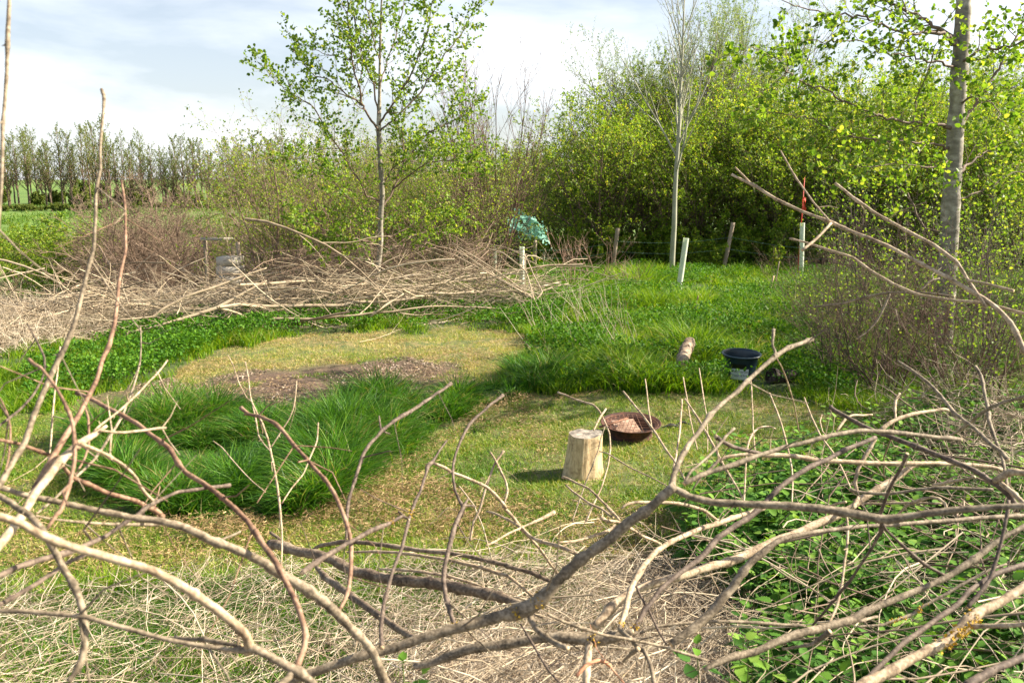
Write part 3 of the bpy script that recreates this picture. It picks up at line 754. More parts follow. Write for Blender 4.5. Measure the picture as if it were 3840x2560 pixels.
def traced_tree(name, label, cat, Y, tile, trunk, limbs, twigs, leaf, bark, lmat, seed, group=None, basez=None, leafn=6):
    """trunk and main limbs follow the photograph; twigs and leaves grow from them. tile = (ox, oy, scale)"""
    rng = np.random.default_rng(seed)
    ox, oy, sc = tile
    def tr(pts, y0, y1, kr=1.0):
        a = np.asarray(pts, float); n = len(a)
        ys = np.linspace(y0, y1, n)
        w = at(ox + a[:, 0] / sc, oy + a[:, 1] / sc, ys)
        r = a[:, 2] / sc / FP * ys / 2 * kr
        return np.column_stack([w, r])
    tk = tr(trunk, Y, Y + 0.15)
    b = tk[0].copy(); b[2] = height(b[0], b[1])
    root = thing(name, tuple(b[:3]), label, cat, group)
    base = tk[0].copy(); base[2] = b[2] - 0.05; base[3] *= 1.35
    sm = smooth_line(np.vstack([base, tk]), 5)
    M = Mesh(); sm[:, :3] -= b[:3]
    tubes(M, sm[:, :3], sm[:, 3] * (1 + 0.04 * rng.normal(0, 1, len(sm))), 14, rough=0.04, rng=rng)
    M.build('trunk', bark, parent=root)
    LP, LR = [], []
    M = Mesh()
    for (dy, pts) in limbs:
        l = tr(pts, Y + 0.05, Y + dy, 0.8)
        s = smooth_line(l, 4); s[:, :3] -= b[:3]
        s[1:-1, :3] += rng.normal(0, 0.012, (len(s) - 2, 3))
        tubes(M, s[:, :3], s[:, 3], 8)
        p, r = resample(s[:, :3], s[:, 3], 10); LP.append(p); LR.append(r)
    P, R = np.array(LP), np.array(LR)
    allP = []
    first = True
    for (n, t0, ang, ratio, up, wig, S, keepl) in twigs:
        if first:                                   # as many shoots as each limb is long
            oP, oR = [], []
            for i in range(len(P)):
                Ln = np.linalg.norm(np.diff(P[i], axis=0), axis=1).sum()
                a_, b_ = grow(P[i:i + 1], R[i:i + 1], max(2, int(n * Ln)), t0, 1.0, ang, ratio / Ln, rng, Kc=6, up=up, wig=wig, rr=0.45, rmin=0.0019, shape=0.35)
                oP.append(a_); oR.append(b_)
            P, R = np.concatenate(oP), np.concatenate(oR); first = False
        else:
            P, R = grow(P, R, n, t0, 1.0, ang, ratio, rng, Kc=5, up=up, wig=wig, rr=0.5, rmin=0.0016)
        tubes(M, P, R, S)
        if keepl: allP.append(P)
    M.build('branches', BK_DARK if bark is None else BK_TWIG if S else bark, parent=root)
    M = Mesh()
    for P in allP:
        pp, tt = pts_on(P, leafn, rng, 0.25)
        leaves(M, pp, leaf, rng, L6, F6, out=tt * 0.8, upb=0.35)
    M.build('crown', lmat, parent=root)
    return root

# the alder by the windrow, in the middle of the picture
KT = (900, 0, 1.3067)
traced_tree('alder_tree', 'slender young alder with bright trunk behind the bare oval, rising out of frame', 'tree', 15.6, KT,
    [(668,1440,30),(672,1350,28),(688,1200,26),(688,1080,26),(697,950,24),(686,780,22),(680,640,24),(684,470,15),(686,300,13),(690,120,10),(700,-160,7),(704,-330,4)],
    [(-0.6, [(678,640,16),(632,575,13),(600,520,12),(585,430,11),(548,290,9),(535,120,8),(522,-60,6),(515,-200,3)]),
     (0.5, [(678,560,12),(655,430,10),(625,340,9),(590,230,8),(560,100,7),(520,-100,4)]),
     (-0.8, [(684,610,14),(712,560,12),(765,490,11),(825,390,10),(880,260,8),(925,120,7),(960,-60,4)]),
     (0.9, [(688,640,12),(750,590,10),(860,480,9),(935,370,8),(1010,260,7),(1075,180,6),(1150,40,3)]),
     (-1.2, [(686,985,14),(625,960,11),(582,890,9),(535,810,9),(470,700,9),(412,620,8),(360,530,7),(290,480,5),(200,420,4),(90,310,2)]),
     (-0.5, [(600,520,10),(520,460,8),(450,400,7),(370,370,6),(300,300,5),(260,250,3)]),
     (1.0, [(705,1005,14),(745,940,12),(790,850,10),(860,720,9),(950,635,8),(1050,590,6),(1130,520,4),(1150,470,2)]),
     (-1.0, [(745,930,10),(850,840,8),(930,800,6),(1050,790,5),(1180,800,3)]),
     (0.2, [(795,850,9),(808,760,8),(795,660,6),(790,590,4)]),
     (-1.3, [(686,1205,12),(610,1180,9),(520,1165,8),(430,1130,7),(330,1110,5),(260,1060,3)]),
     (1.1, [(695,1160,9),(760,1150,7),(860,1090,6),(980,1010,5),(1090,1090,3)]),
     (-1.5, [(694,1080,9),(620,1040,7),(520,960,6),(400,830,4),(250,760,2)]),
     (1.4, [(694,1255,8),(760,1210,6),(900,1140,5),(1010,1100,3)]),
     (-0.9, [(690,1300,7),(600,1210,6),(480,1200,5),(400,1230,3)]),
     (1.6, [(697,900,9),(780,800,7),(930,730,6),(1060,700,5),(1200,830,2)]),
     (0.7, [(684,420,9),(720,320,7),(760,180,6),(800,20,5),(830,-120,3)]),
     (-0.7, [(684,300,8),(650,180,6),(620,40,5),(600,-100,3)]),
     (0.3, [(560,300,6),(480,280,5),(400,260,4),(340,230,2)]),
     (-0.2, [(880,400,6),(960,380,5),(1040,400,3)])],
    [(8.5, 0.10, 42, 0.72, 0.10, 0.16, 4, True), (7, 0.12, 45, 0.5, 0.05, 0.2, 3, True)],
    0.054, BK_ALDER, LF_ALDER, 101, leafn=7)

# the large tree at the right
JT = (2700, 0, 1.206)
traced_tree('alder_tree', 'large alder with thick grey trunk and arching limbs at the right edge', 'tree', 10.2, JT,
    [(1000,1640,84),(1018,1400,80),(1030,1200,78),(1040,1000,78),(1052,800,74),(1064,600,70),(1076,430,68),(1088,250,66),(1100,60,64),(1106,-120,58),(1112,-300,50)],
    [(-0.9, [(1068,195,30),(1010,158,22),(930,153,17),(850,152,14),(760,127,12),(700,104,11),(640,76,10),(560,70,9),(490,61,8),(400,42,7),(330,22,6),(250,-4,4)]),
     (0.4, [(1064,190,26),(985,130,20),(920,92,18),(850,52,15),(790,24,13),(720,-18,10),(600,-60,6)]),
     (-0.6, [(1058,300,18),(1030,296,14),(960,278,11),(870,257,9),(790,248,8),(720,225,8),(660,190,7),(560,186,6),(480,186,5),(390,182,4)]),
     (-1.3, [(1048,580,24),(1000,570,18),(930,560,14),(860,552,13),(770,540,12),(700,516,12),(610,482,11),(520,435,10),(470,402,9),(380,378,8),(320,336,7),(250,265,6),(180,232,5),(105,205,3)]),
     (-1.0, [(1042,665,18),(960,656,12),(880,642,11),(780,632,10),(640,628,9),(560,606,8),(480,571,7),(400,536,6),(290,515,5),(170,496,4),(85,478,2)]),
     (0.9, [(1088,570,24),(1130,510,18),(1165,455,16),(1205,400,15),(1250,330,14),(1300,235,12),(1350,150,10),(1400,60,8)]),
     (-1.2, [(1098,280,18),(1150,245,13),(1220,222,12),(1310,208,10),(1420,170,8)]),
     (0.8, [(1085,780,22),(1130,735,13),(1200,700,10),(1290,640,8),(1420,660,5)]),
     (-1.6, [(1090,470,12),(1160,430,8),(1230,470,6),(1290,560,4)]),
     (1.4, [(1048,1050,22),(930,1030,12),(860,900,10),(840,780,8),(870,620,6),(900,400,5),(960,250,3)]),
     (-1.8, [(1050,720,10),(950,760,8),(800,740,6),(650,760,4),(520,720,2)]),
     (0.9, [(300,330,7),(305,250,5),(300,170,3)]),
     (-0.6, [(880,470,6),(960,260,5),(990,160,3)]),
     (0.6, [(1085,900,10),(1200,860,8),(1330,780,6),(1420,800,4)])],
    [(6.5, 0.10, 45, 0.60, 0.02, 0.2, 4, True), (6, 0.15, 45, 0.5, 0.0, 0.2, 3, True)],
    0.056, BK_ALDER, LF_ALDER, 202, leafn=5)

def shrub(name, label, cat, h, w, seed, nstem=7, n1=9, n2=6, n3=4, leafn=5, leaf=0.05, lm=None, bk=None, lt=(L4, F4), group=None,
          trunk=None, ang=38, up=0.12, rad=0.035, l1=0.55, conic=0.4, wig=0.13, low=0.18, rmin=0.003):
    """a many-stemmed or single-trunked woody plant at the origin"""
    rng = np.random.default_rng(seed)
    root = thing(name, (0, 0, 0), label, cat, group)
    M = Mesh()
    if trunk:
        Kt = 12; z = np.linspace(-0.05, h, Kt)
        P = np.stack([np.cumsum(rng.normal(0, 0.012 * h / 6, Kt)), np.cumsum(rng.normal(0, 0.012 * h / 6, Kt)), z], -1)[None]
        R = (rad * np.linspace(1.15, 0.12, Kt))[None]
        tubes(M, P, R, 8)
    else:
        a = rng.uniform(0, 6.28, nstem); Kt = 8
        r0 = rng.uniform(0, 0.12 * w, nstem)
        p = [np.stack([np.cos(a) * r0, np.sin(a) * r0, -0.05 + 0 * a], -1)]
        sp = rng.uniform(0.1, 1.0, nstem) * w / h
        d = unit(np.stack([np.cos(a) * sp, np.sin(a) * sp, np.ones(nstem)], -1))
        L = h * rng.uniform(0.7, 1.05, nstem)
        for k in range(Kt - 1):
            p.append(p[-1] + d * (L / (Kt - 1))[:, None]); d = unit(d + np.array([0, 0, up * 0.5]) + rng.normal(0, wig * 0.7, d.shape))
        P = np.stack(p, 1); R = (rad * rng.uniform(0.6, 1.1, nstem))[:, None] * np.linspace(1, 0.2, Kt)[None]
        tubes(M, P, R, 6)
    M.build('trunk', bk or BK_TWIG, parent=root)
    M = Mesh()
    P1, R1 = grow(P, R, n1, low, 0.97, ang, l1 * (w / h if trunk else 1), rng, 6, up, wig, 0.55, shape=conic if trunk else 0.45, rmin=rmin * 1.6)
    tubes(M, P1, R1, 4)
    P2, R2 = grow(P1, R1, n2, 0.15, 1.0, ang, 0.5, rng, 5, up * 0.7, wig * 1.3, 0.6, rmin=rmin)
    tubes(M, P2, R2, 3)
    src = [P1[:, 2:], P2]
    if n3:
        P3, R3 = grow(P2, R2, n3, 0.1, 1.0, ang + 5, 0.55, rng, 4, up * 0.5, wig * 1.5, 0.7, rmin=rmin * 0.8)
        tubes(M, P3, R3, 3); src.append(P3)
    M.build('branches', bk or BK_TWIG, parent=root)
    if leafn:
        M = Mesh()
        for q, S_ in enumerate(src):
            pp, tt = pts_on(S_, leafn if q else max(1, leafn // 2), rng, 0.1)
            leaves(M, pp, leaf, rng, lt[0], lt[1], out=tt * 0.7, upb=0.4)
        M.build('crown', lm, parent=root)
    return root
RS = np.random.default_rng(900)
def plant(root, first, px, Y, label=None, sc=1.0, dz=0.0, group=None):
    x = X(px, Y); loc = (x, Y, float(height(x, Y)) + dz)
    rz = RS.uniform(0, 6.28)
    if first:
        root.location = loc; root.rotation_euler = (0, 0, rz); root.scale = (sc,) * 3 if np.isscalar(sc) else sc
        if label: root['label'] = label
        return root
    return copy_thing(root, loc, rz, sc, label, group)

# young trees in rows on the far side of the valley
protos = [shrub('young_tree', 'slim young tree with thin new leaves in the far plantation row', 'tree', 8.0, 4.6, 300 + i, n1=30, n2=7, n3=0, leafn=6,
                leaf=0.13, lm=LF_FAR, bk=BK_TWIG, group='young trees in the plantation row across the valley', trunk=True, ang=34, up=0.16, rad=0.10, l1=0.50, conic=0.6, low=0.2, rmin=0.009) for i in range(4)]
used = set()
for row, (Y0, n, x0, x1) in enumerate(((84, 30, -30, 700), (90, 27, -20, 900), (98, 25, -10, 900))):
    for i in range(n):
        px = x0 + (x1 - x0) * (i + RS.uniform(-0.35, 0.35)) / (n - 1); Y = Y0 + RS.uniform(-1.5, 1.5) + 0.004 * px
        k = RS.integers(0, 4)
        s = RS.uniform(0.66, 1.10) * (0.98 if px < 330 else 0.84)
        plant(protos[k], k not in used, px, Y, sc=(0.85, 0.85, s)); used.add(k)
# low hedge that runs along the foot of the plantation
hb = [shrub('hedge_bush', 'low dark hedge bush at the foot of the far plantation', 'bush', 1.5, 2.4, 330 + i, nstem=9, n1=9, n2=6, n3=0, leafn=14, leaf=0.15, lm=LF_FAR, bk=BK_TWIG,
            group='bushes in the hedge line below the plantation', rmin=0.01) for i in range(2)]
for i in range(34):
    px = -30 + i * 19 + RS.uniform(-5, 5)
    plant(hb[i % 2], i < 2, px, 79 + RS.uniform(-1, 1) + 0.006 * px, sc=RS.uniform(0.3, 0.5))
for i in range(15):
    px = -40 + i * 54 + RS.uniform(-22, 22); s = RS.uniform(0.9, 1.6)
    plant(hb[i % 2], False, px, 87 + RS.uniform(-2, 9), sc=(s, s, s * RS.uniform(0.9, 1.3)), label='green and brown bush growing between the trees of the far plantation', group='bushes growing among the plantation trees')
# trees on the skyline further right, behind the windrow
for i, (px, Y, s) in enumerate([(560,62,.8),(590,66,.9),(625,60,.85),(655,64,.9),(700,58,.8),(745,62,.8),(800,60,.78),(850,64,.8),(900,60,.75),(940,62,.8),(990,66,.7),(1040,60,.72),(1090,58,.62),(1130,60,.55)]):
    plant(protos[i % 4], False, px, Y, sc=(s * 1.25, s * 1.25, s), label='broad young tree on the skyline beyond the windrow', group='young trees on the skyline beyond the windrow')

# leafy hedge thicket closing the right half of the view
hd = [shrub('thicket_tree', 'leafy green hawthorn of the thicket behind the fence', 'tree', 4.6, 3.8, 400 + i, nstem=8, n1=10, n2=7, n3=4, leafn=5, leaf=0.068, lm=LF_THORN, bk=BK_TWIG,
            group='leafy trees of the thicket behind the fence', up=0.10, rad=0.045, low=0.10) for i in range(4)]
spots = [(1330,31,.92),(1375,27,.98),(1430,29.5,1.18),(1490,27,1.0),(1530,32,1.25),(1590,28.5,1.05),(1640,27,1.0),(1690,30,1.3),(1745,27,1.05),(1800,29,1.25),
         (1860,26,1.05),(1920,28.5,1.25),(1975,25.5,1.05),(2040,27.5,1.2),(2100,24.5,1.0),(2160,27,1.2),(2230,24,1.0),(2290,26.5,1.2),(2370,24,1.1),(1270,36,.8),(1310,40,.95),
         (1400,36,1.3),(1560,38,1.5),(1740,37,1.6),(1850,36,1.4),(1980,36,1.5),(2120,34,1.5),(2260,34,1.5)]
names = ['leafy thicket tree nearest the netting, leftmost of the front row','leafy thicket tree just left of the post between netting and sapling','tall leafy thicket tree behind the post between netting and sapling','low leafy thicket tree in front, just left of the pale sapling trunk',
    'tall leafy thicket tree directly behind the pale sapling trunk','leafy thicket tree just right of the pale sapling trunk','leafy thicket tree behind the leaning fence post','tallest leafy thicket tree, rising behind the leaning fence post',
    'leafy thicket tree at the front, between the leaning post and the red cane','tall leafy thicket tree left of the red cane, set back','leafy thicket tree directly behind the red cane','tall leafy thicket tree set back just right of the red cane',
    'leafy thicket tree in front, halfway between the red cane and the large alder','tall leafy thicket tree set back, halfway between the red cane and the large alder','leafy thicket tree just left of the large alder trunk','tall leafy thicket tree behind the left side of the large alder trunk',
    'leafy thicket tree just right of the large alder trunk','tall leafy thicket tree set back at the right of the large alder','leafy thicket tree at the very right edge of the frame','small leafy thicket tree set back above the turquoise netting',
    'leafy thicket tree far back, its crown right of the turquoise netting'] + [None] * 7
for i, (px, Y, s) in enumerate(spots):
    plant(hd[i % 4], i < 4, px, Y, label=names[i] or 'tall leafy tree deep in the thicket, only its upper crown showing', sc=(s, s, s * RS.uniform(0.9, 1.08)))
lowh = [shrub('thicket_bush', 'low dark leafy bush at the foot of the thicket', 'bush', 1.5, 2.6, 430 + i, nstem=12, n1=10, n2=6, n3=3, leafn=6, leaf=0.062, lm=LF_THORN, bk=BK_DARK,
            group='low bushes under the thicket', up=0.05, rad=0.02, low=0.06) for i in range(2)]
for i, px in enumerate(range(1290, 2400, 62)):
    plant(lowh[i % 2], i < 2, px + RS.uniform(-12, 12), 25.8 + RS.uniform(-0.8, 1.5) - (px - 1290) * 0.0012, sc=RS.uniform(0.8, 1.25))

# tall silver-green willow behind the thicket
w1 = shrub('willow_tree', 'tall silvery green willow behind the thicket, its top above everything round it', 'tree', 9.6, 6.5, 450, nstem=11, n1=13, n2=8, n3=4, leafn=8, leaf=0.095, lm=LF_WILLOW, bk=BK_TWIG,
           lt=(L4n, F4), up=0.16, rad=0.09, ang=30, low=0.15)
plant(w1, True, 1590, 34, sc=0.92)
plant(w1, False, 1480, 37, sc=(0.72, 0.72, 0.80), label='shorter silvery green willow at the left end of the thicket')
plant(w1, False, 1700, 38, sc=(0.9, 0.9, 0.98), label='silvery green willow behind the thicket, between the tall one and the large alder')
plant(w1, False, 2180, 33, sc=(0.85, 0.85, 0.72), label='silvery green willow seen behind the large alder trunk')
plant(w1, False, 2000, 40, sc=(0.9, 0.9, 0.72), label='low wide willow left of the large alder trunk, far behind')
# rounded bright bush in the gap
gb = shrub('field_maple', 'rounded bright green bush in the gap left of the thicket', 'bush', 4.2, 4.6, 460, nstem=12, n1=12, n2=8, n3=4, leafn=6, leaf=0.085, lm=LF_THORN, bk=BK_TWIG, up=0.12, low=0.1)
plant(gb, True, 1225, 44, sc=1.0)
plant(gb, False, 1150, 50, sc=0.9, label='bright green bush behind the bare many-stemmed tree')
# bare-stemmed sapling with pale trunk in front of the thicket
rt = shrub('ash_sapling', 'pale-trunked sapling with bare upswept twigs in front of the thicket', 'tree', 8.2, 1.9, 470, n1=24, n2=6, n3=3, leafn=0, bk=BK_PALE, trunk=True, ang=22, up=0.12, rad=0.075, l1=1.35, conic=0.55, low=0.34, wig=0.06, rmin=0.0028)
plant(rt, True, 1553, 22.2, sc=(1.0, 1.0, 1))
BK_COPP = barkmat('coppice_stem_bark', [(0.3, (0.07, 0.04, 0.028)), (0.7, (0.20, 0.125, 0.085))], scale=3, bump=0)
# bare many-stemmed tree right of the centre alder
bt = shrub('bare_coppice', 'bare brown many-stemmed tree right of the slender alder', 'tree', 7.4, 2.5, 480, nstem=15, n1=9, n2=5, n3=3, leafn=0, bk=BK_COPP, ang=17, up=0.10, rad=0.045, l1=0.5, low=0.12, wig=0.05, rmin=0.0065)
plant(bt, True, 1125, 22.5, sc=(0.8, 0.8, 0.66))
# twiggy shrubs with sparse leaves behind the windrow
sp = [shrub('hawthorn_shrub', 'twiggy brown shrub with sparse new leaves behind the windrow', 'bush', 4.4, 3.4, 490 + i, nstem=9, n1=10, n2=7, n3=4, leafn=2, leaf=0.055, lm=LF_THORN, bk=BK_BROWN,
            group='twiggy shrubs behind the windrow', up=0.07, rad=0.035, low=0.08, rmin=0.0032) for i in range(3)]
for i, (px, Y, s) in enumerate([(640,21,1.0),(720,23,1.12),(790,20.5,.85),(930,22,.78),(1000,20.5,.85),(1075,22,.95),(850,26,1.0),(600,26,.85),(690,28,1.15),(960,28,1.0),(1040,31,1.1),(1150,27,.9),(560,30,.7)]):
    plant(sp[i % 3], i < 3, px, Y, label=['twiggy shrub left of the slender alder, nearest the windrow','tall twiggy shrub immediately left of the slender alder trunk','low twiggy shrub right at the foot of the slender alder','small twiggy shrub just right of the slender alder',
        'twiggy shrub halfway between the slender alder and the bare coppice','twiggy shrub just left of the bare coppice','twiggy shrub set back behind the slender alder trunk','twiggy shrub set back at the left end of the shrub row','large twiggy shrub set back, second from the left end of the row',
        'large twiggy shrub set back right of the slender alder','tallest twiggy shrub, far back between alder and bare coppice','twiggy shrub behind the bare coppice and its tree guard','small twiggy shrub beside the stack of pale boards'][i], sc=(s, s, s * RS.uniform(0.85, 1.0)))
# bare brown bushes and green bushes on the falling ground at left
bb = [shrub('bare_bush', 'dense bare brown bush on the low ground at left', 'bush', 3.0, 3.6, 500 + i, nstem=12, n1=11, n2=8, n3=5, leafn=0, leaf=0.05, lm=LF_THORN, bk=BK_BROWN,
            group='bare brown bushes on the low ground at left', up=0.04, rad=0.03, low=0.06, rmin=0.006) for i in range(2)]
for i, (px, Y, s) in enumerate([(300,30,1.45),(370,28,1.45),(440,31,1.35),(250,34,1.0),(585,28,.8),(-20,24,.6),(410,36,1.1),(330,38,1.1),(455,25,.45)]):
    plant(bb[i % 2], i < 2, px, Y, label=['broad bare brown bush behind the reddish upright shoot','largest bare brown bush, right of the reddish upright shoot','bare brown bush just left of the stack of pale boards','bare brown bush between the two tall upright shoots',
        'bare brown bush just right of the stack of pale boards','low bare brown bush at the very left edge','bare brown bush set back left of the white rail','bare brown bush set farthest back behind the reddish shoot','small bare brown bush in front of the white rail'][i], sc=(s, s, s * RS.uniform(0.85, 1.1)))
gs = shrub('green_bush', 'leafy green bush on the low ground, left of the bare bushes', 'bush', 3.1, 3.4, 510, nstem=11, n1=11, n2=8, n3=4, leafn=5, leaf=0.075, lm=LF_THORN, bk=BK_TWIG, up=0.06, low=0.08, rad=0.035)
plant(gs, True, 120, 31, sc=(1.2, 1.2, 1.0))
plant(gs, False, 190, 37, sc=0.75, label='smaller green bush behind the leafy one at left')
plant(gs, False, 30, 38, sc=0.8, label='green bush at the left edge behind the leafy one')
plant(gs, False, 700, 40, sc=0.95, label='green bush seen through the twiggy shrubs behind the windrow')
plant(gs, False, 1010, 36, sc=1.0, label='green bush seen between the slender alder and the bare coppice')
BK_SAP = barkmat('reddish_sapling_bark', [(0.3, (0.20, 0.11, 0.075)), (0.7, (0.42, 0.28, 0.20))], scale=6, bump=0)
# dark-stemmed thorn bushes with sparse leaves before the large alder
tb = [shrub('thorn_bush', 'thorny dark-stemmed bush with small sparse leaves before the large alder', 'bush', 2.3, 1.7, 520 + i, nstem=8, n1=8, n2=5, n3=2, leafn=1, leaf=0.034, lm=LF_ALDER, bk=BK_DARK,
            lt=(L6, F6), up=0.05, rad=0.013, low=0.10, rmin=0.0014, wig=0.12) for i in range(2)]
for i, (px, Y, s, lb) in enumerate([(2030,9.2,.85,'thorny dark-stemmed bush with sparse leaves left of the large alder trunk'),(1945,9.6,.62,'low thorny bush nearest the bucket and dark log'),
        (2290,7.9,.8,'thorny dark-stemmed bush at the right edge beside the brown dead heap'),(2130,12.6,1.0,'thorny bush behind the large alder trunk'),
        (2340,9.5,1.0,'tall thorny bush at the right edge behind the brown dead heap'),(2010,12,1.1,'thorny bush standing well behind and left of the large alder'),(2250,12.5,1.1,'thorny bush behind and right of the large alder trunk')]):
    plant(tb[i % 2], i < 2, px, Y, label=lb, sc=(s, s, s * 1.0))
br = [shrub('bare_bush', 'tangled brown thicket of thin bare stems before the large alder', 'bush', 1.9, 2.0, 540 + i, nstem=14, n1=8, n2=6, n3=4, leafn=0, leaf=0.03, lm=LF_ALDER, bk=BK_COPP, lt=(L6, F6),
            up=0.03, rad=0.011, low=0.05, rmin=0.0014, wig=0.14) for i in range(2)]
for i, (px, Y, s_, lb) in enumerate([(2085,8.9,.85,'tangled bare brown bush just left of the foot of the large alder'),(2245,8.9,.95,'tangled bare brown bush just right of the foot of the large alder'),
        (1975,10.4,.8,'tangled bare brown bush behind the low thorny one, right of the tub'),(2330,7.6,.85,'tangled bare brown bush rising from the brown dead heap'),(2150,11.6,1.0,'tangled bare brown bush behind the foot of the large alder'),
        (1900,13.5,.8,'small tangled bare bush farther up the slope, right of the tub'),(2050,14,1.0,'tangled bare bush deep behind the thorny ones')]):
    plant(br[i % 2], i < 2, px, Y, label=lb, sc=s_)
sb = shrub('bare_sapling', 'bare reddish many-stemmed sapling standing right of the leftmost fence post', 'sapling', 1.7, 1.5, 560, nstem=6, n1=4, n2=3, n3=0, leafn=0, bk=BK_SAP, ang=30, up=0.12, rad=0.014, low=0.25, rmin=0.004, wig=0.14)
plant(sb, True, 1318, 19.0, sc=1.0)
plant(sb, False, 1375, 19.3, sc=0.95, label='bare reddish sapling just left of the round post between netting and pale sapling')
plant(sb, False, 1452, 17.6, sc=0.6, label='small bare curly sapling left of the pale sapling trunk, nearer than the fence')
# ---------------------------------------------------------------- objects on the ground
def lathe(M, prof, S=48, mat=0, rnd=None, c=(0, 0, 0), wob=0.0, rng=None):
    prof = np.asarray(prof, float); n = len(prof)
    th = np.arange(S) * 2 * math.pi / S
    r = prof[:, 0][:, None] * np.ones(S)[None]
    if wob: r = r * (1 + wob * np.sin(2 * th + 0.6)[None])
    V = np.stack([r * np.cos(th), r * np.sin(th), np.repeat(prof[:, 1][:, None], S, 1)], -1) + np.asarray(c)
    idx = np.arange(n * S).reshape(n, S); a, b = idx[:-1], idx[1:]
    F = np.stack([a, np.roll(a, -1, 1), np.roll(b, -1, 1), b], -1).reshape(-1, 4)
    M.add(V, F, rnd, mat)
def box(M, c, h, rz=0.0, mat=0, R=None):
    V = np.array([[sx, sy, sz] for sx in (-1, 1) for sy in (-1, 1) for sz in (-1, 1)], float) * np.asarray(h)
    if R is None:
        cz, sz_ = math.cos(rz), math.sin(rz); R = np.array([[cz, -sz_, 0], [sz_, cz, 0], [0, 0, 1]])
    V = V @ R.T + np.asarray(c)
    M.add(V, [[0, 1, 3, 2], [4, 6, 7, 5], [0, 4, 5, 1], [2, 3, 7, 6], [0, 2, 6, 4], [1, 5, 7, 3]], None, mat)
def disc_grid(r, S, n):                       # rings from the centre outwards
    out = []
    for k in range(n + 1): out.append(r * k / n)
    return out

# chopping block
def stump():
    rng = np.random.default_rng(3)
    g = ground_at(1338 * K, 1090 * K); g[2] = height(g[0], g[1])
    root = thing('chopping_block', tuple(g), 'pale barkless chopping block standing on the lawn beside the rusty fire bowl', 'chopping block', rz=0.3)
    S, H = 72, 0.345
    th = np.arange(S) * 2 * math.pi / S
    base = 1 + 0.05 * np.sin(2 * th + 1) + 0.045 * np.sin(3 * th + 2) + 0.03 * np.sin(5 * th) + 0.012 * np.sin(9 * th)
    zs = np.array([-0.02, 0.0, 0.03, 0.07, 0.12, 0.18, 0.24, 0.29, 0.325, 0.345])
    rs = np.array([0.168, 0.168, 0.163, 0.157, 0.150, 0.143, 0.138, 0.136, 0.135, 0.132])
    M = Mesh(); V = []
    for z, r in zip(zs, rs):
        flare = 1 + 0.05 * np.sin(4 * th + 0.5) * max(0, 1 - z / 0.15)
        V.append(np.stack([r * base * flare * np.cos(th) + 0.06 * z, r * base * flare * np.sin(th), z + (0.004 * np.sin(2 * th + 2.2) + 0.003 * np.sin(5 * th)) * (z > 0.34) + 0 * th], -1))
    V = np.array(V); idx = np.arange(len(zs) * S).reshape(len(zs), S); a, b = idx[:-1], idx[1:]
    # a drying crack down the side nearest the camera
    crack = np.argmin(np.abs(th - (1.5 * math.pi - 0.35)))
    V[3:, crack, :2] *= 0.965
    M.add(V, np.stack([a, np.roll(a, -1, 1), np.roll(b, -1, 1), b], -1).reshape(-1, 4))
    m, t, nd, lk = newmat('weathered_stump_wood')
    tc = N_(nd, 'ShaderNodeTexCoord'); mp = N_(nd, 'ShaderNodeMapping'); mp.inputs['Scale'].default_value = (1, 1, 0.16); lk.new(tc.outputs['Object'], mp.inputs['Vector'])
    n1 = N_(nd, 'ShaderNodeTexNoise', Scale=55.0, Detail=6.0, Roughness=0.65); lk.new(mp.outputs[0], n1.inputs['Vector'])
    n2 = N_(nd, 'ShaderNodeTexNoise', Scale=11.0, Detail=5.0, Roughness=0.7); lk.new(tc.outputs['Object'], n2.inputs['Vector'])
    r1 = ramp(nd, [(0.3, (0.30, 0.20, 0.10)), (0.5, (0.55, 0.41, 0.23)), (0.7, (0.68, 0.54, 0.33))]); lk.new(n1.outputs['Fac'], r1.inputs['Fac'])
    r2 = ramp(nd, [(0.52, (0, 0, 0)), (0.66, (0.8, 0.8, 0.8))]); lk.new(n2.outputs['Fac'], r2.inputs['Fac'])
    mx_ = N_(nd, 'ShaderNodeMix', data_type='RGBA'); mx_.inputs[7].default_value = (0.17, 0.10, 0.045, 1)
    lk.new(r2.outputs['Color'], mx_.inputs[0]); lk.new(r1.outputs['Color'], mx_.inputs[6])
    p = N_(nd, 'ShaderNodeBsdfPrincipled', Roughness=0.8); lk.new(mx_.outputs[2], p.inputs['Base Color'])
    bp = N_(nd, 'ShaderNodeBump', Strength=0.5, Distance=0.003); lk.new(n1.outputs['Fac'], bp.inputs['Height']); lk.new(bp.outputs[0], p.inputs['Normal'])
    o = N_(nd, 'ShaderNodeOutputMaterial'); lk.new(p.outputs[0], o.inputs['Surface'])
    M.build('side', m, parent=root)
    # sawn top: concentric, slightly dished and grey
    M = Mesh(); rings = []
    top = V[-1]; cc = top.mean(0)
    for f in (0.0, 0.2, 0.4, 0.6, 0.8, 0.93, 1.0):
        ring = cc + (top - cc) * f; ring[:, 2] += rng.normal(0, 0.0012, S) * (f < 1) ; rings.append(ring)
    rings = np.array(rings); idx = np.arange(7 * S).reshape(7, S); a, b = idx[:-1], idx[1:]
    M.add(rings + np.array([0, 0, 0.0005]), np.stack([a, b, np.roll(b, -1, 1), np.roll(a, -1, 1)], -1).reshape(-1, 4))
    tm = plainmat('grey_sawn_wood', [(0.35, (0.10, 0.085, 0.07)), (0.52, (0.27, 0.235, 0.19)), (0.68, (0.46, 0.40, 0.32))], scale=22, rough=0.9, bump=0.6, detail=8.0)
    M.build('sawn_top', tm, parent=root)
stump()

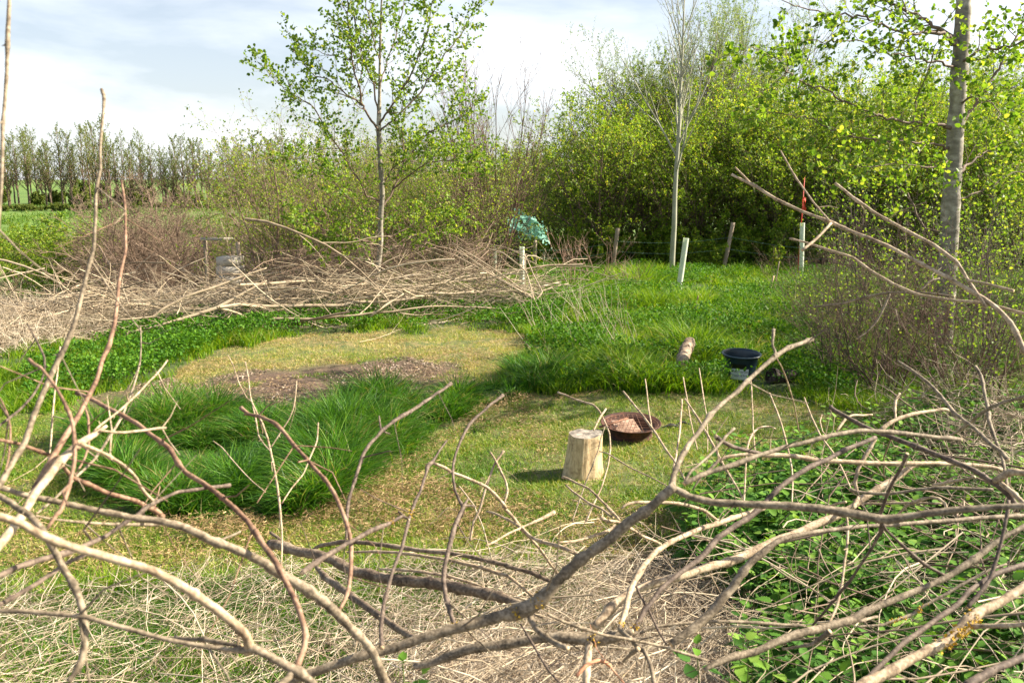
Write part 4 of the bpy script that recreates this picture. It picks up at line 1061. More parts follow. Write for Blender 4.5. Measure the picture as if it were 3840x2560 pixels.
RUST = plainmat('rusty_steel', [(0.32, (0.025, 0.010, 0.008)), (0.5, (0.062, 0.022, 0.013)), (0.66, (0.13, 0.045, 0.022)), (0.78, (0.22, 0.09, 0.045))], scale=18, rough=0.85, bump=0.6, detail=8.0)
def fire_bowl():
    rng = np.random.default_rng(4)
    g = ground_at(1452 * K, 1012 * K); g[2] = height(g[0], g[1])
    g[1] += 0.12
    root = thing('fire_bowl', tuple(g), 'rusty round steel wheel rim used as a fire bowl with a mesh grate', 'fire bowl'); root.scale = (1.16, 1.16, 0.72); root.rotation_euler = (math.radians(4), 0, 0)
    M = Mesh()
    lathe(M, [(0.10, 0.03), (0.165, 0.02), (0.172, 0.0), (0.175, 0.03), (0.165, 0.05), (0.172, 0.075), (0.178, 0.11), (0.182, 0.15), (0.20, 0.17), (0.228, 0.185), (0.238, 0.192), (0.242, 0.200), (0.238, 0.206), (0.231, 0.203), (0.222, 0.192), (0.196, 0.178), (0.176, 0.158), (0.170, 0.11), (0.164, 0.06), (0.10, 0.04), (0.002, 0.035)], 64, wob=0.006)
    M.build('rim', RUST, parent=root)
    M = Mesh()
    lathe(M, [(0.0015, 0.05), (0.05, 0.066), (0.10, 0.072), (0.168, 0.068)], 32)
    ash = plainmat('ash_and_charcoal', [(0.35, (0.015, 0.013, 0.012)), (0.6, (0.05, 0.045, 0.04)), (0.75, (0.25, 0.22, 0.19))], scale=40, rough=1.0, bump=1.0)
    M.build('ash', ash, parent=root)
    # mesh grate: rods both ways, its left half dropped into the bowl
    M = Mesh(); r = 0.0016
    bars = []
    R0 = 0.216
    for k in range(-6, 7):
        c = k * 0.036
        if abs(c) >= R0: continue
        h = math.sqrt(R0 * R0 - c * c)
        t = np.linspace(-h, h, 9)
        bars.append(np.stack([t, np.full(9, c), 0 * t], -1))
        bars.append(np.stack([np.full(9, c), t, 0 * t], -1))
    P = np.array(bars)
    P[..., 2] = 0.189 - 0.05 * np.clip(0.16 - (P[..., 0] ** 2 + P[..., 1] ** 2) * 4, 0, 1) + 0.002 * rng.normal(0, 1, (len(P), 1))
    P = P[P[:, 4, 0] < 0.10]
    tubes(M, P, np.full(P.shape[:2], r), 5)
    a = np.linspace(0, 2 * math.pi, 49); ring = np.stack([R0 * np.cos(a), R0 * np.sin(a), 0.188 + 0 * a], -1)[None]
    tubes(M, ring, np.full((1, 49), 0.0032), 6)
    gm = plainmat('rusty_wire', [(0.35, (0.10, 0.045, 0.025)), (0.6, (0.26, 0.12, 0.065)), (0.75, (0.42, 0.26, 0.17))], scale=60, rough=0.8)
    M.build('grate', gm, parent=root)
    # broken fire brick and clay slab inside the bowl
    b = thing('clay_slab', tuple(g + np.array([-0.045, -0.005, 0.100])), 'broad reddish clay slab lying tilted inside the fire bowl', 'slab')
    M = Mesh()
    ca, sa = math.cos(0.28), math.sin(0.28); tl = 0.36
    Rm = np.array([[ca, -sa, 0], [sa, ca, 0], [0, 0, 1]]) @ np.array([[1, 0, 0], [0, math.cos(tl), -math.sin(tl)], [0, math.sin(tl), math.cos(tl)]])
    box(M, (0, 0, 0), (0.115, 0.10, 0.011), R=Rm)
    cm = plainmat('burnt_clay', [(0.35, (0.22, 0.13, 0.09)), (0.55, (0.38, 0.25, 0.175)), (0.7, (0.48, 0.35, 0.26))], scale=25, rough=0.95, bump=0.5)
    sl = M.build('slab', cm, parent=b, smooth=False)
    bv = sl.modifiers.new('edge', 'BEVEL'); bv.width = 0.004; bv.segments = 2
    M = Mesh()
    box(M, (0, 0, 0), (0.012, 0.16, 0.006), R=np.array([[math.cos(-1.05), -math.sin(-1.05), 0], [math.sin(-1.05), math.cos(-1.05), 0], [0, 0, 1]]) @ np.array([[1, 0, 0], [0, math.cos(.12), -math.sin(.12)], [0, math.sin(.12), math.cos(.12)]]))
    s2 = thing('flat_bar', tuple(g + np.array([-0.17, -0.09, 0.164])), 'flat rusty bar resting across the left edge of the fire bowl', 'bar')
    o = M.build('bar', gm, parent=s2, smooth=False)
    # scorched hole and scraps right of the bowl
    c = ground_at(1540 * K, 985 * K)
    for i, (dx, dy, s, lb) in enumerate([(0, 0, 1.0, 'small charred scrap of wood on the lawn right of the fire bowl'), (0.14, 0.10, .8, 'second charred scrap, lying just behind the first right of the fire bowl')]):
        q = thing('charred_wood', (c[0] + dx, c[1] + dy, float(height(c[0] + dx, c[1] + dy)) + 0.02), lb, 'charred wood')
        M = Mesh(); t = np.linspace(-1, 1, 7)
        P = np.stack([t * 0.09 * s, 0.02 * np.sin(t * 2 + i), 0.012 * np.cos(t * 3)], -1)[None]
        tubes(M, P, (0.016 * s * np.array([.5, .9, 1, 1.1, .9, .8, .4]))[None], 7, rough=0.2, rng=rng)
        M.build('piece', ash, parent=q)
fire_bowl()

def bucket():
    from mathutils import Matrix
    g = ground_at(1705 * K, 878 * K); g[2] = height(g[0], g[1]); g[1] += 0.12
    Y = g[1]; S = Y / FP * K                          # metres per display pixel
    root = thing('plastic_tub', tuple(g), 'dark blue-black plastic tub with a white notice, standing in long grass', 'bucket'); root.scale = (1.07,) * 3; root.rotation_euler = (math.radians(4), 0, 0)
    H = 0.315; r0, r1 = 0.155, 0.196
    M = Mesh()
    lathe(M, [(0.002, 0.0), (0.145, 0.0), (r0, 0.008), (0.164, 0.10), (0.176, 0.2), (0.186, 0.268), (0.1875, 0.27), (0.189, 0.286), (0.196, 0.290), (0.211, 0.294), (0.219, 0.300), (0.220, 0.306), (0.216, H - 0.004), (0.209, H), (0.200, H - 0.003), (0.192, 0.296), (0.184, 0.27), (0.171, 0.19), (0.157, 0.06), (0.150, 0.02), (0.002, 0.014)], 72)
    pm = plainmat('dark_blue_plastic', [(0.3, (0.010, 0.024, 0.034)), (0.7, (0.018, 0.04, 0.055))], scale=12, rough=0.36, spec=0.5)
    M.build('body', pm, parent=root)
    M = Mesh(); th = np.linspace(0, 2 * math.pi, 24, endpoint=False)      # dark water in the bottom of the tub
    lathe(M, [(0.0015, 0.13), (0.08, 0.13), (0.162, 0.13)], 40)
    wm = plainmat('standing_water', [(0.4, (0.01, 0.015, 0.012)), (0.6, (0.02, 0.025, 0.02))], scale=5, rough=0.06)
    M.build('water', wm, parent=root)
    def rad(z): return 0.156 + (0.186 - 0.156) * z / 0.27
    def patch(name, a0, a1, z0, z1, off, mat, parent):
        M = Mesh(); a = np.linspace(a0, a1, 20); z = np.linspace(z0, z1, 6)
        A, Zz = np.meshgrid(a, z); idx = np.arange(120).reshape(6, 20)
        rr = rad(Zz) + off
        F = np.stack([idx[:-1, :-1], idx[:-1, 1:], idx[1:, 1:], idx[1:, :-1]], -1).reshape(-1, 4)
        rr2 = rr - off + 0.0008
        M.add(np.stack([rr * np.sin(A), -rr * np.cos(A), Zz], -1), F)
        return M.build(name, mat, parent=parent)
    white = plainmat('white_paper_label', [(0.3, (0.62, 0.66, 0.68)), (0.7, (0.78, 0.81, 0.82))], scale=14, rough=0.5)
    black = plainmat('black_tape', [(0.3, (0.006, 0.006, 0.006)), (0.7, (0.012, 0.012, 0.012))], scale=30, rough=0.35)
    lab = patch('notice', -0.92, 0.26, 0.045, 0.170, 0.0025, white, root); lab['label'] = 'white notice reading Water - for use in case of fire'
    patch('tape', -0.88, 0.06, 0.174, 0.226, 0.0028, black, root)['label'] = 'black tape patch above the notice'
    ink = plainmat('printed_ink', [(0.3, (0.02, 0.03, 0.04)), (0.7, (0.04, 0.05, 0.06))], scale=20, rough=0.6)
    for txt, zz in (('Water - for use', 0.127), ('in case of fire.', 0.083)):
        cu = bpy.data.curves.new('lettering', 'FONT'); cu.body = txt; cu.size = 0.037; cu.align_x = 'CENTER'
        to = bpy.data.objects.new('lettering', cu); COL.objects.link(to)
        dg = bpy.context.evaluated_depsgraph_get()
        me = bpy.data.meshes.new_from_object(to.evaluated_get(dg))
        bpy.data.objects.remove(to)
        co = np.empty(len(me.vertices) * 3, np.float32); me.vertices.foreach_get('co', co); co = co.reshape(-1, 3)
        wd = np.ptp(co[:, 0]); f = 0.182 / wd if wd > 0.182 else 1.0
        z = zz + co[:, 1]; a = -0.33 + co[:, 0] * f * 1.0 / 0.17; r = rad(z) + 0.0040
        me.vertices.foreach_set('co', np.stack([r * np.sin(a), -r * np.cos(a), z], -1).astype(np.float32).ravel())
        me.materials.clear(); me.materials.append(ink)
        o = bpy.data.objects.new('lettering', me); COL.objects.link(o); o.parent = lab
bucket()

def log_piece(name, label, p0, p1, r0, r1, mat, seed, S=20, n=14, bend=0.02, rough=0.07, lump=0.08):
    rng = np.random.default_rng(seed); p0 = np.array(p0); p1 = np.array(p1)
    root = thing(name, tuple(p0), label, 'log')
    t = np.linspace(0, 1, n)[:, None]
    P = (p1 - p0) * t + np.sin(t * math.pi) * rng.normal(0, bend, 3)
    R = (r0 + (r1 - r0) * t[:, 0]) * (1 + lump * rng.normal(0, 1, n)); R[0] *= 0.96; R[-1] *= 0.95
    M = Mesh(); tubes(M, P[None], R[None], S, rough=rough, rng=rng)
    M.build('bark', mat, parent=root)
    T = unit(P[-1] - P[0])
    for e, q in ((0, -1), (-1, 1)):
        M = Mesh()
        r = R[e]
        A = unit(np.cross(T, [0, 0, 1.0])); B = np.cross(T, A); th = np.arange(24) * math.pi / 12
        V = [P[e] + T * q * 0.001 + r * 0.93 * f * (np.cos(th)[:, None] * A + np.sin(th)[:, None] * B) + T * q * rng.normal(0, 0.004, (24, 1)) for f in (0.02, 0.5, 1.0)]
        idx = np.arange(72).reshape(3, 24); a, b = idx[:-1], idx[1:]
        M.add(np.array(V), np.stack([a, b, np.roll(b, -1, 1), np.roll(a, -1, 1)], -1).reshape(-1, 4))
        M.build('cut_end', M_CUT if name == 'short_log' else mat, parent=root)
BK_BIRCH = barkmat('flaking_log_bark', [(0.38, (0.06, 0.04, 0.028)), (0.5, (0.22, 0.155, 0.105)), (0.66, (0.45, 0.35, 0.25))], scale=22, stretch=(1, 1, 2.2), bump=0.9, bdist=0.008)
BK_ROT = barkmat('dark_rotten_wood', [(0.36, (0.018, 0.012, 0.010)), (0.5, (0.06, 0.045, 0.036)), (0.64, (0.16, 0.12, 0.10))], scale=30, stretch=(0.3, 1, 1), bump=1.0, bdist=0.012)
a0 = ground_at(1566 * K, 872 * K); a1 = at(1584 * K, 786 * K, a0[1] + 0.85)
log_piece('short_log', 'short pale flaking log lying end-on in the grass left of the tub', (a0[0], a0[1], height(a0[0], a0[1]) + 0.17), a1, 0.070, 0.078, BK_BIRCH, 8)
b0 = ground_at(1768 * K, 884 * K)
log_piece('rotten_log', 'dark rotten split log lying in the grass right of the tub', (b0[0] + 0.02, b0[1] + 0.02, height(b0[0], b0[1]) + 0.10), (b0[0] + 0.36, b0[1] + 0.16, height(b0[0], b0[1]) + 0.09), 0.085, 0.055, BK_ROT, 9, rough=0.16, lump=0.12)
b0 = ground_at(1180 * K, 905 * K)

# tree guards, stakes, posts and wire
TUBE = plainmat('pale_green_guard_plastic', [(0.3, (0.74, 0.80, 0.62)), (0.7, (0.84, 0.87, 0.74))], scale=6, rough=0.5, trans=0.3, spec=0.2)
STAKE = barkmat('grey_stake_wood', [(0.3, (0.22, 0.16, 0.11)), (0.7, (0.46, 0.37, 0.27))], scale=14, stretch=(1, 1, 0.2), bump=0.5)
def guard(px, ptop, pbot, Y, label, pxt=None, stake=True, r=0.052, wpx=None):
    top = at((pxt or px) * K, ptop * K, Y); x = float(at(px * K, pbot * K, Y)[0])
    gz = float(height(x, Y)); root = thing('tree_guard', (x, Y, gz), label, 'tree guard')
    d = top - np.array([x, Y, gz])
    M = Mesh(); t = np.linspace(0, 1, 8)[:, None]
    P = d * t; out = P[None]; sq = 4
    S = 16
    tubes(M, out, np.full((1, 8), r), S); inn = (d * t[::-1])[None]; tubes(M, inn, np.full((1, 8), r * 0.94), S)
    i0 = np.arange(S) + 7 * S; i1 = np.arange(S) + 8 * S
    M.build('tube', TUBE, parent=root)
    if stake:
        M = Mesh(); P = np.stack([np.array([r + 0.016, 0.01, -0.1]) + 0 * d, np.array([r + 0.016, 0.01, 0]) + d * 0.86])[None]
        tubes(M, P, np.array([[0.016, 0.016]]), 4, cap=True); M.build('stake', STAKE, parent=root)
        M = Mesh()
        for f in (0.35, 0.75):
            a = np.linspace(0, 6.28, 17); c = d * f
            tubes(M, (np.stack([(r + 0.012) * np.cos(a) + 0.008, (r + 0.004) * np.sin(a), 0 * a], -1) + c)[None], np.full((1, 17), 0.003), 5)
        M.build('tie', TUBE, parent=root)
guard(1199, 567, 672, 17.2, 'upright pale green tree guard at the right end of the windrow')
guard(1557, 547, 678, 17.4, 'leaning pale green tree guard in the middle of the green slope', pxt=1576, stake=False, r=0.06)
guard(1251, 561, 612, 25.5, 'small tree guard just right of the upright post, far behind the windrow', stake=False)
guard(1843, 512, 592, 20.5, 'pale tree guard under the red cane near the right thicket', stake=False, r=0.06)
guard(75, 697, 795, 14.6, 'pale green tree guard standing tall in the dead grass at the left edge')
guard(165, 671, 716, 27, 'second tree guard from the left, small, in the dead grass', stake=False)
guard(139, 672, 706, 29, 'smallest tree guard, left of the low green bush in the dead grass', stake=False)
guard(1137, 566, 612, 24, 'pale tree guard among the stems of the bare coppice', stake=False, r=0.045)
guard(330, 672, 704, 26, 'pale tree guard in front of the bare brown bushes at left', stake=False)

def post(px, pt, pb, Y, label, pxt=None, r=0.05, dark=False):
    x = X(px, Y); gz = float(height(x, Y)); top = at((pxt or px) * K, pt * K, Y)
    root = thing('fence_post', (x, Y, gz), label, 'fence post')
    d = top - np.array([x, Y, gz]); rng = np.random.default_rng(int(px))
    t = np.linspace(-0.08, 1, 8)[:, None]
    M = Mesh(); tubes(M, (d * t)[None], (r * (1 + rng.normal(0, 0.02, 8)))[None], 12, cap=True, rough=0.05, rng=rng)
    M.build('post', STAKE, parent=root)
    return np.array([x, Y, gz]), d
posts = [post(1229, 552, 640, 24.2, 'round fence post beside the green netting, leftmost in the wire fence', r=0.055),
         post(1410, 524, 618, 24.2, 'round fence post between the netting and the pale sapling', pxt=1419, r=0.06),
         post(1669, 511, 614, 23.8, 'leaning square fence post right of the pale sapling', pxt=1684, r=0.058)]
post(1060, 566, 640, 21.5, 'pale fence post behind the windrow, left of the bare coppice', r=0.055)
post(940, 585, 650, 24, 'dark stubby post behind the windrow right of the slender alder', r=0.06)
ends = [(np.array([X(1130, 25), 25, float(height(X(1130, 25), 25))]), np.array([0, 0, 1.1]))] + posts + [(np.array([X(1990, 22.8), 22.8, float(height(X(1990, 22.8), 22.8))]), np.array([0, 0, 1.1]))]
WIRE = plainmat('weathered_green_wire', [(0.3, (0.10, 0.20, 0.15)), (0.7, (0.20, 0.30, 0.25))], scale=10, rough=0.5)
for f, nm in ((0.72, 'upper strand of barbed wire strung along the fence before the thicket'), (0.5, 'lower strand of barbed wire strung along the fence before the thicket')):
    M = Mesh()
    for (b0_, d0_), (b1_, d1_) in zip(ends[:-1], ends[1:]):
        t = np.linspace(0, 1, 14)[:, None]
        P = (b0_ + d0_ * f) * (1 - t) + (b1_ + d1_ * f) * t; P[:, 2] -= 0.10 * np.sin(t[:, 0] * math.pi); P[:, 1] -= 0.06
        tubes(M, P[None], np.full((1, 14), 0.0035), 4)
        n = 22; tt = (np.arange(n) + 0.5) / n; q = np.stack([np.interp(tt, t[:, 0], P[:, i]) for i in range(3)], -1)
        rb = np.random.default_rng(6).normal(0, 1, (n, 3)) * 0.018
        tubes(M, np.stack([q - rb, q + rb], 1), np.full((n, 2), 0.0025), 3)
    o = M.build('barbed_wire', WIRE, origin=tuple(ends[0][0])); tag(o, nm, 'wire')

# red cane with tape above the right-hand guard
q = at(1843 * K, 512 * K, 20.4); tp = at(1848 * K, 408 * K, 20.5)
root = thing('marker_cane', (q[0], 20.5, float(height(q[0], 20.5))), 'red-tipped marker cane standing in the guard near the right thicket', 'marker')
red = plainmat('red_marker_paint', [(0.3, (0.55, 0.03, 0.015)), (0.7, (0.75, 0.06, 0.02))], scale=10, rough=0.5)
b_ = np.array([q[0], 20.5, float(height(q[0], 20.5))])
M = Mesh(); P = np.stack([b_ * 0, (tp - b_) * 0.55, (tp - b_)]); tubes(M, P[None], np.array([[0.012, 0.012, 0.010]]), 6, cap=True); M.build('cane', red, parent=root)
M = Mesh(); c = (at(1847 * K, 466 * K, 20.45) - b_)
t = np.linspace(0, 1, 9)
for s_ in (-1, 1):
    P = np.stack([s_ * 0.03 * np.sin(t * 5), 0.02 * np.cos(t * 4), 0.14 - 0.32 * t], -1) + c
    w = np.stack([0.028 * np.cos(t * 3), 0.028 * np.sin(t * 3), 0 * t], -1)
    V = np.stack([P - w, P + w], 1); idx = np.arange(18).reshape(9, 2)
    M.add(V, np.stack([idx[:-1, 0], idx[:-1, 1], idx[1:, 1], idx[1:, 0]], -1))
M.build('tape', red, parent=root)
# short rotten stakes in the green slope
def cane(px, pt, pb, Y, r, label, mat, pxt=None, name='stake'):
    x = X(px, Y); gz = float(height(x, Y)); top = at((pxt or px) * K, pt * K, Y); b = np.array([x, Y, gz])
    root = thing(name, tuple(b), label, 'stake'); rng = np.random.default_rng(int(px + pt))
    t = np.linspace(0, 1, 7)[:, None]; M = Mesh()
    tubes(M, ((top - b) * t)[None], (r * np.array([1.1, 1.1, 1, 1, .95, .9, .7]))[None], 8, cap=True, rough=0.08, rng=rng); M.build('stick', mat, parent=root)
cane(1606, 698, 745, 14.6, 0.035, 'short broken pale tube stump in the middle of the green slope', M_CUT, name='broken_guard')
cane(1604, 678, 720, 14.65, 0.012, 'thin rusty stick rising from the broken tube stump', BK_RED)
cane(1777, 633, 692, 17, 0.025, 'thin pale stake before the right thicket', M_CUT)
cane(1790, 600, 640, 17.1, 0.012, 'thin grey stake just behind the thin pale one', STAKE)

# green netting caught in the bush by the fence
def netting():
    rng = np.random.default_rng(14)
    c = at(1212 * K, 522 * K, 23.6)
    nu, nv = 46, 34
    U, Vv = np.meshgrid(np.linspace(-1, 1, nu), np.linspace(-1, 1, nv))
    x = U * 0.58; z = Vv * 0.36 - 0.18 * U; 
    f = lambda s, k: fbm(U * s, Vv * s, 1, k, 4)
    P = np.stack([x + 0.10 * f(3, 1), 0.16 * f(4, 2), z + 0.12 * f(3.5, 3)], -1)
    idx = np.arange(nu * nv).reshape(nv, nu)
    F = np.stack([idx[:-1, :-1], idx[:-1, 1:], idx[1:, 1:], idx[1:, :-1]], -1).reshape(-1, 4)
    hole = f(5, 4)[:-1, :-1].ravel() + 0.9 * (U[:-1, :-1] ** 2 + Vv[:-1, :-1] ** 2).ravel() - 0.45 + rng.normal(0, 0.45, len(F))
    F = F[hole < 0.10]
    M = Mesh(); M.add(P, F)
    m = plainmat('faded_turquoise_netting', [(0.3, (0.22, 0.55, 0.42)), (0.7, (0.42, 0.76, 0.62))], scale=12, rough=0.6, trans=0.4)
    o = M.build('garden_netting', m, origin=(0, 0, 0)); o.location = tuple(c); tag(o, 'torn turquoise green netting tangled in the bush above the leftmost fence post', 'netting')
netting()

# pale track, gate and water trough in the valley
def valley():
    M = Mesh(); t = np.linspace(0, 1, 60)
    ys = 25 + 30 * t; xs = X(517, 1) * ys * 1.0 + 0.9 * np.sin(t * 3.0) 
    for s_, i in ((-0.7, 0), (0.7, 1)): pass
    V = np.stack([np.stack([xs - 0.75, ys, height(xs - 0.75, ys) + 0.03], -1), np.stack([xs + 0.75, ys, height(xs + 0.75, ys) + 0.03], -1)], 1)
    idx = np.arange(120).reshape(60, 2)
    M.add(V, np.stack([idx[:-1, 0], idx[:-1, 1], idx[1:, 1], idx[1:, 0]], -1))
    o = M.build('track', plainmat('pale_gravel', [(0.3, (0.36, 0.31, 0.25)), (0.7, (0.62, 0.56, 0.48))], scale=3, rough=0.9)); tag(o, kind='structure')
    Y = 19.5; x0, x1 = X(492, Y), X(543, Y); xm = (x0 + x1) / 2; gz = float(height(xm, Y))
    tz = at(515 * K, 588 * K, Y)[2] - gz
    root = thing('board_stack', (xm, Y, gz), 'stack of pale weathered boards behind the brushwood at left centre', 'boards')
    gm = plainmat('pale_weathered_board', [(0.3, (0.40, 0.35, 0.28)), (0.7, (0.60, 0.54, 0.45))], scale=5, rough=0.8)
    n = 6; rng = np.random.default_rng(2)
    for i in range(n):
        M = Mesh(); h = tz / n
        box(M, (rng.normal(0, 0.012), rng.normal(0, 0.015), h * (i + 0.5)), ((x1 - x0) / 2 - rng.uniform(0, 0.02), 0.28, h * 0.46), rz=rng.normal(0, 0.008)); M.build('board', gm, parent=root, smooth=False)
    post(546, 556, 640, 19.8, 'dark netting-wrapped post right of the stack of pale boards', r=0.05)
    xr0, xr1 = X(452, 24), X(532, 24); top = at(500 * K, 549 * K, 24)[2]; g0 = float(height(xr0, 24))
    root = thing('field_rail', (xr0, 24, g0), 'white rail on two posts behind the stack of pale boards', 'rail')
    M = Mesh(); box(M, ((xr1 - xr0) / 2, 0, top - g0), ((xr1 - xr0) / 2, 0.02, 0.045)); M.build('rail', gm, parent=root, smooth=False)
    for xx in (0.1, xr1 - xr0 - 0.1):
        M = Mesh(); box(M, (xx, 0.08, (top - g0) / 2 - 0.05), (0.045, 0.045, (top - g0) / 2 + 0.05)); M.build('rail_post', STAKE, parent=root, smooth=False)
valley()
# ---------------------------------------------------------------- cut branches, each followed on the photograph and set at its own distance
TILES = dict(A=(0, 1300, 2.352), B=(0, 1900, 2.352), C=(900, 1300, 2.352), D=(900, 1900, 2.352), E=(1850, 1300, 2.352), F=(1850, 1900, 2.352),
             G=(2840, 1300, 2.352), H=(2840, 1900, 2.352), I=(0, 300, 1.568), J=(2700, 0, 1.206), K=(900, 0, 1.3067), S=(0, 0, 1.0))
RB = np.random.default_rng(4242)
def trace(s):
    out = []; T = None; buf = []
    for w in s.split():
        if w in TILES: T = TILES[w]; continue
        buf.append(float(w))
        if len(buf) == 3:
            out.append((T[0] + buf[0] / T[2], T[1] + buf[1] / T[2], buf[2] / T[2])); buf = []
    return np.array(out)
def limb(M, s, d0, d1, S=10, nodes=True, wig=0.22, sub=5):
    p = trace(s)
    seg = np.concatenate([[0], np.cumsum(np.hypot(*np.diff(p[:, :2], axis=0).T))]); f = seg / seg[-1]
    Y = d0 + (d1 - d0) * f
    w = at(p[:, 0], p[:, 1], Y); r = p[:, 2] / FP * Y / 2 * 0.86
    pts = np.column_stack([w, r]); q = smooth_line(pts, sub)
    lin = np.concatenate([pts[i] + (pts[i + 1] - pts[i]) * (np.arange(sub) / sub)[:, None] for i in range(len(pts) - 1)] + [pts[-1:]]) if len(pts) > 2 else q
    if len(lin) == len(q): q = q * 0.35 + lin * 0.65          # real shoots kink at their nodes
    n = len(q)
    if nodes:
        L = np.concatenate([[0], np.cumsum(np.linalg.norm(np.diff(q[:, :3], axis=0), axis=1))])
        # finer samples so that knuckles show
        m = max(n, int(L[-1] / 0.018)); t = np.linspace(0, L[-1], m)
        q = np.stack([np.interp(t, L, q[:, i]) for i in range(4)], -1)
        amp = q[:, 3].mean() * wig
        q[:, 0] += amp * fbm(t * 1.0, t * 0 + 3.3 * d0, 22, int(d0 * 100) % 50, 3); q[:, 2] += amp * fbm(t, t * 0 + 1.7, 22, int(d1 * 170) % 50, 3)
        k = RB.uniform(0.05, 0.12)
        bump = np.zeros(m); PB, PRr = [], []
        while k < L[-1]:
            bump += np.exp(-((t - k) / 0.006) ** 2) * RB.uniform(0.08, 0.38)
            i = int(np.argmin(np.abs(t - k))); rr = q[i, 3]; T_ = unit(q[min(i + 1, m - 1), :3] - q[max(i - 1, 0), :3])
            ph = RB.uniform(0, 6.28); A = unit(np.cross(T_, [0.3, 0.5, 0.8])); B_ = np.cross(T_, A)
            for sgn in (1, -1):                   # opposite buds, now and then a short snapped twig
                dd = sgn * (math.cos(ph) * A + math.sin(ph) * B_) + T_ * RB.uniform(0.4, 1.2); dd = unit(dd)
                if RB.uniform() < 0.26 and rr < 0.013:
                    Lt = RB.uniform(0.03, 0.22); e = dd * Lt; mid = q[i, :3] + e * 0.5 + RB.normal(0, 0.08, 3) * Lt
                    PB.append(np.stack([q[i, :3], q[i, :3] * .5 + mid * .5, mid, q[i, :3] + e])); PRr.append(np.array([1, .9, .75, .5]) * RB.uniform(0.0009, 0.002))
                elif RB.uniform() < 0.6:
                    b0 = q[i, :3] + dd * rr * 0.6; Lb = RB.uniform(0.003, 0.008) + rr * 0.3
                    PB.append(np.stack([b0, b0 + dd * Lb * .35, b0 + dd * Lb * .7, b0 + dd * (Lb + 0.002)])); PRr.append(np.array([.8, 1, .6, .1]) * (0.0012 + 0.12 * rr))
            k += RB.uniform(0.06, 0.2)
        if PB: tubes(M, np.array(PB), np.array(PRr), 5)
        q[:, 3] *= 1 + bump + 0.05 * RB.normal(0, 1, m)
    q[:, 3] = np.maximum(q[:, 3], 0.0008)
    a = q[:, :3]
    tubes(M, a[None], q[None, :, 3], S, cap=True, capmat=1, rough=0.05, rng=RB)
    return q
def branch(label, mat, limbs, lichen=(), name='cut_branch', cat='branch', S=10, grp=None):
    M = Mesh(); qs = []
    for d0, d1, s in limbs: qs.append(limb(M, s, d0, d1, S))
    allq = np.concatenate(qs); o0 = allq[np.argmin(allq[:, 2]), :3]
    if not lichen:
        o = M.build(name, [mat, M_CUT], origin=tuple(o0)); return tag(o, label, cat, grp)
    root = thing(name, tuple(o0), label, cat, grp)
    for i in range(len(M.v)): M.v[i] = M.v[i] - o0
    M.build('wood', [mat, M_CUT], parent=root)
    for (t, x, y, sz) in lichen:
        T = TILES[t]; u, v = T[0] + x / T[2], T[1] + y / T[2]
        pu, pv = proj(allq[:, :3]); i = int(np.argmin((pu - u) ** 2 + (pv - v) ** 2)); c = allq[i, :3]; r = allq[i, 3]
        ML = Mesh(); n = 34
        dr = unit(RB.normal(0, 1, (n, 3)) + np.array([0.3, -0.9, 0.5])); T_ = unit(allq[min(i + 1, len(allq) - 1), :3] - allq[max(i - 1, 0), :3])
        dr = unit(dr - (dr @ T_)[:, None] * T_)
        pos = c + T_ * (RB.normal(0, 0.4, n) * sz)[:, None] + dr * r * 1.04 - o0
        leaves(ML, pos, 0.55 * sz ** 0.5 * 0.07, RB, L6, F6, out=dr * 0.4, upb=0.0)
        ML.build('lichen', M_LICH, parent=root)
    return root

branch('tall grey shoot rising leftmost out of the top of the frame', BK_GREY, [(1.30, 1.15, 'S 34 -60 12 36 0 15 30 110 17 24 300 15 12 460 15 10 560 14 6 700 13 -4 860 14')])
branch('tall upright grey-brown shoot with dark buds, second from the left', BK_GREY, [(1.55, 1.12, 'I 597 55 20 613 100 24 607 200 16 594 350 19 590 420 18 592 520 20 566 640 20 560 830 22 550 1000 24 510 1140 27 470 1300 29 440 1420 31 385 1568 35 A 520 110 55 430 290 56 340 500 56 290 620 60 220 840 62 130 980 62 20 1180 64 -60 1290 64')])
branch('upright reddish shoot right of the tall grey-brown one', BK_RED, [(1.75, 1.16, 'I 714 590 12 722 650 16 733 740 16 738 880 17 740 1000 20 715 1110 20 697 1200 22 685 1330 24 672 1440 26 640 1568 31 A 900 120 44 850 300 44 790 420 46 700 600 52 600 760 62 500 920 64 400 1090 68 300 1260 78')])
branch('thick pale cut stub with a broken end at left, bearing two side shoots', BK_TAN, [(1.28, 1.02, 'A 935 690 34 900 715 44 830 770 62 700 845 84 560 980 88 420 1160 90 300 1310 92 230 1430 96 B 100 200 96 -60 400 100'),
    (1.26, 1.34, 'A 880 735 24 1000 752 26 1090 755 27 1200 745 27 1290 735 26 1380 722 26 1465 716 24'),
    (1.2, 1.45, 'A 690 840 56 740 865 40 820 895 34 920 940 34 1000 985 34 1080 1040 36 1180 1130 34 1240 1230 36 1300 1310 36 1375 1375 30')])
branch('curved mauve-brown twig bowing past the thick stub at left', BK_RED, [(1.2, 1.0, 'A 255 105 34 300 150 40 360 185 34 430 270 30 500 370 30 550 460 33 610 585 44 640 680 37 655 850 42 655 1000 44 635 1120 42 610 1240 42 570 1360 46 530 1460 44 B 500 70 44 420 190 34')])
branch('arching twig entering at the left edge and joining the long grey branch', BK_RED, [(1.15, 1.55, 'A -50 815 34 0 825 36 150 850 36 300 900 38 450 960 38 550 1040 40 640 1150 44 800 1220 48 960 1290 48 1180 1350 48 1300 1410 50 1420 1470 52 B 1340 10 52 1440 90 60')])
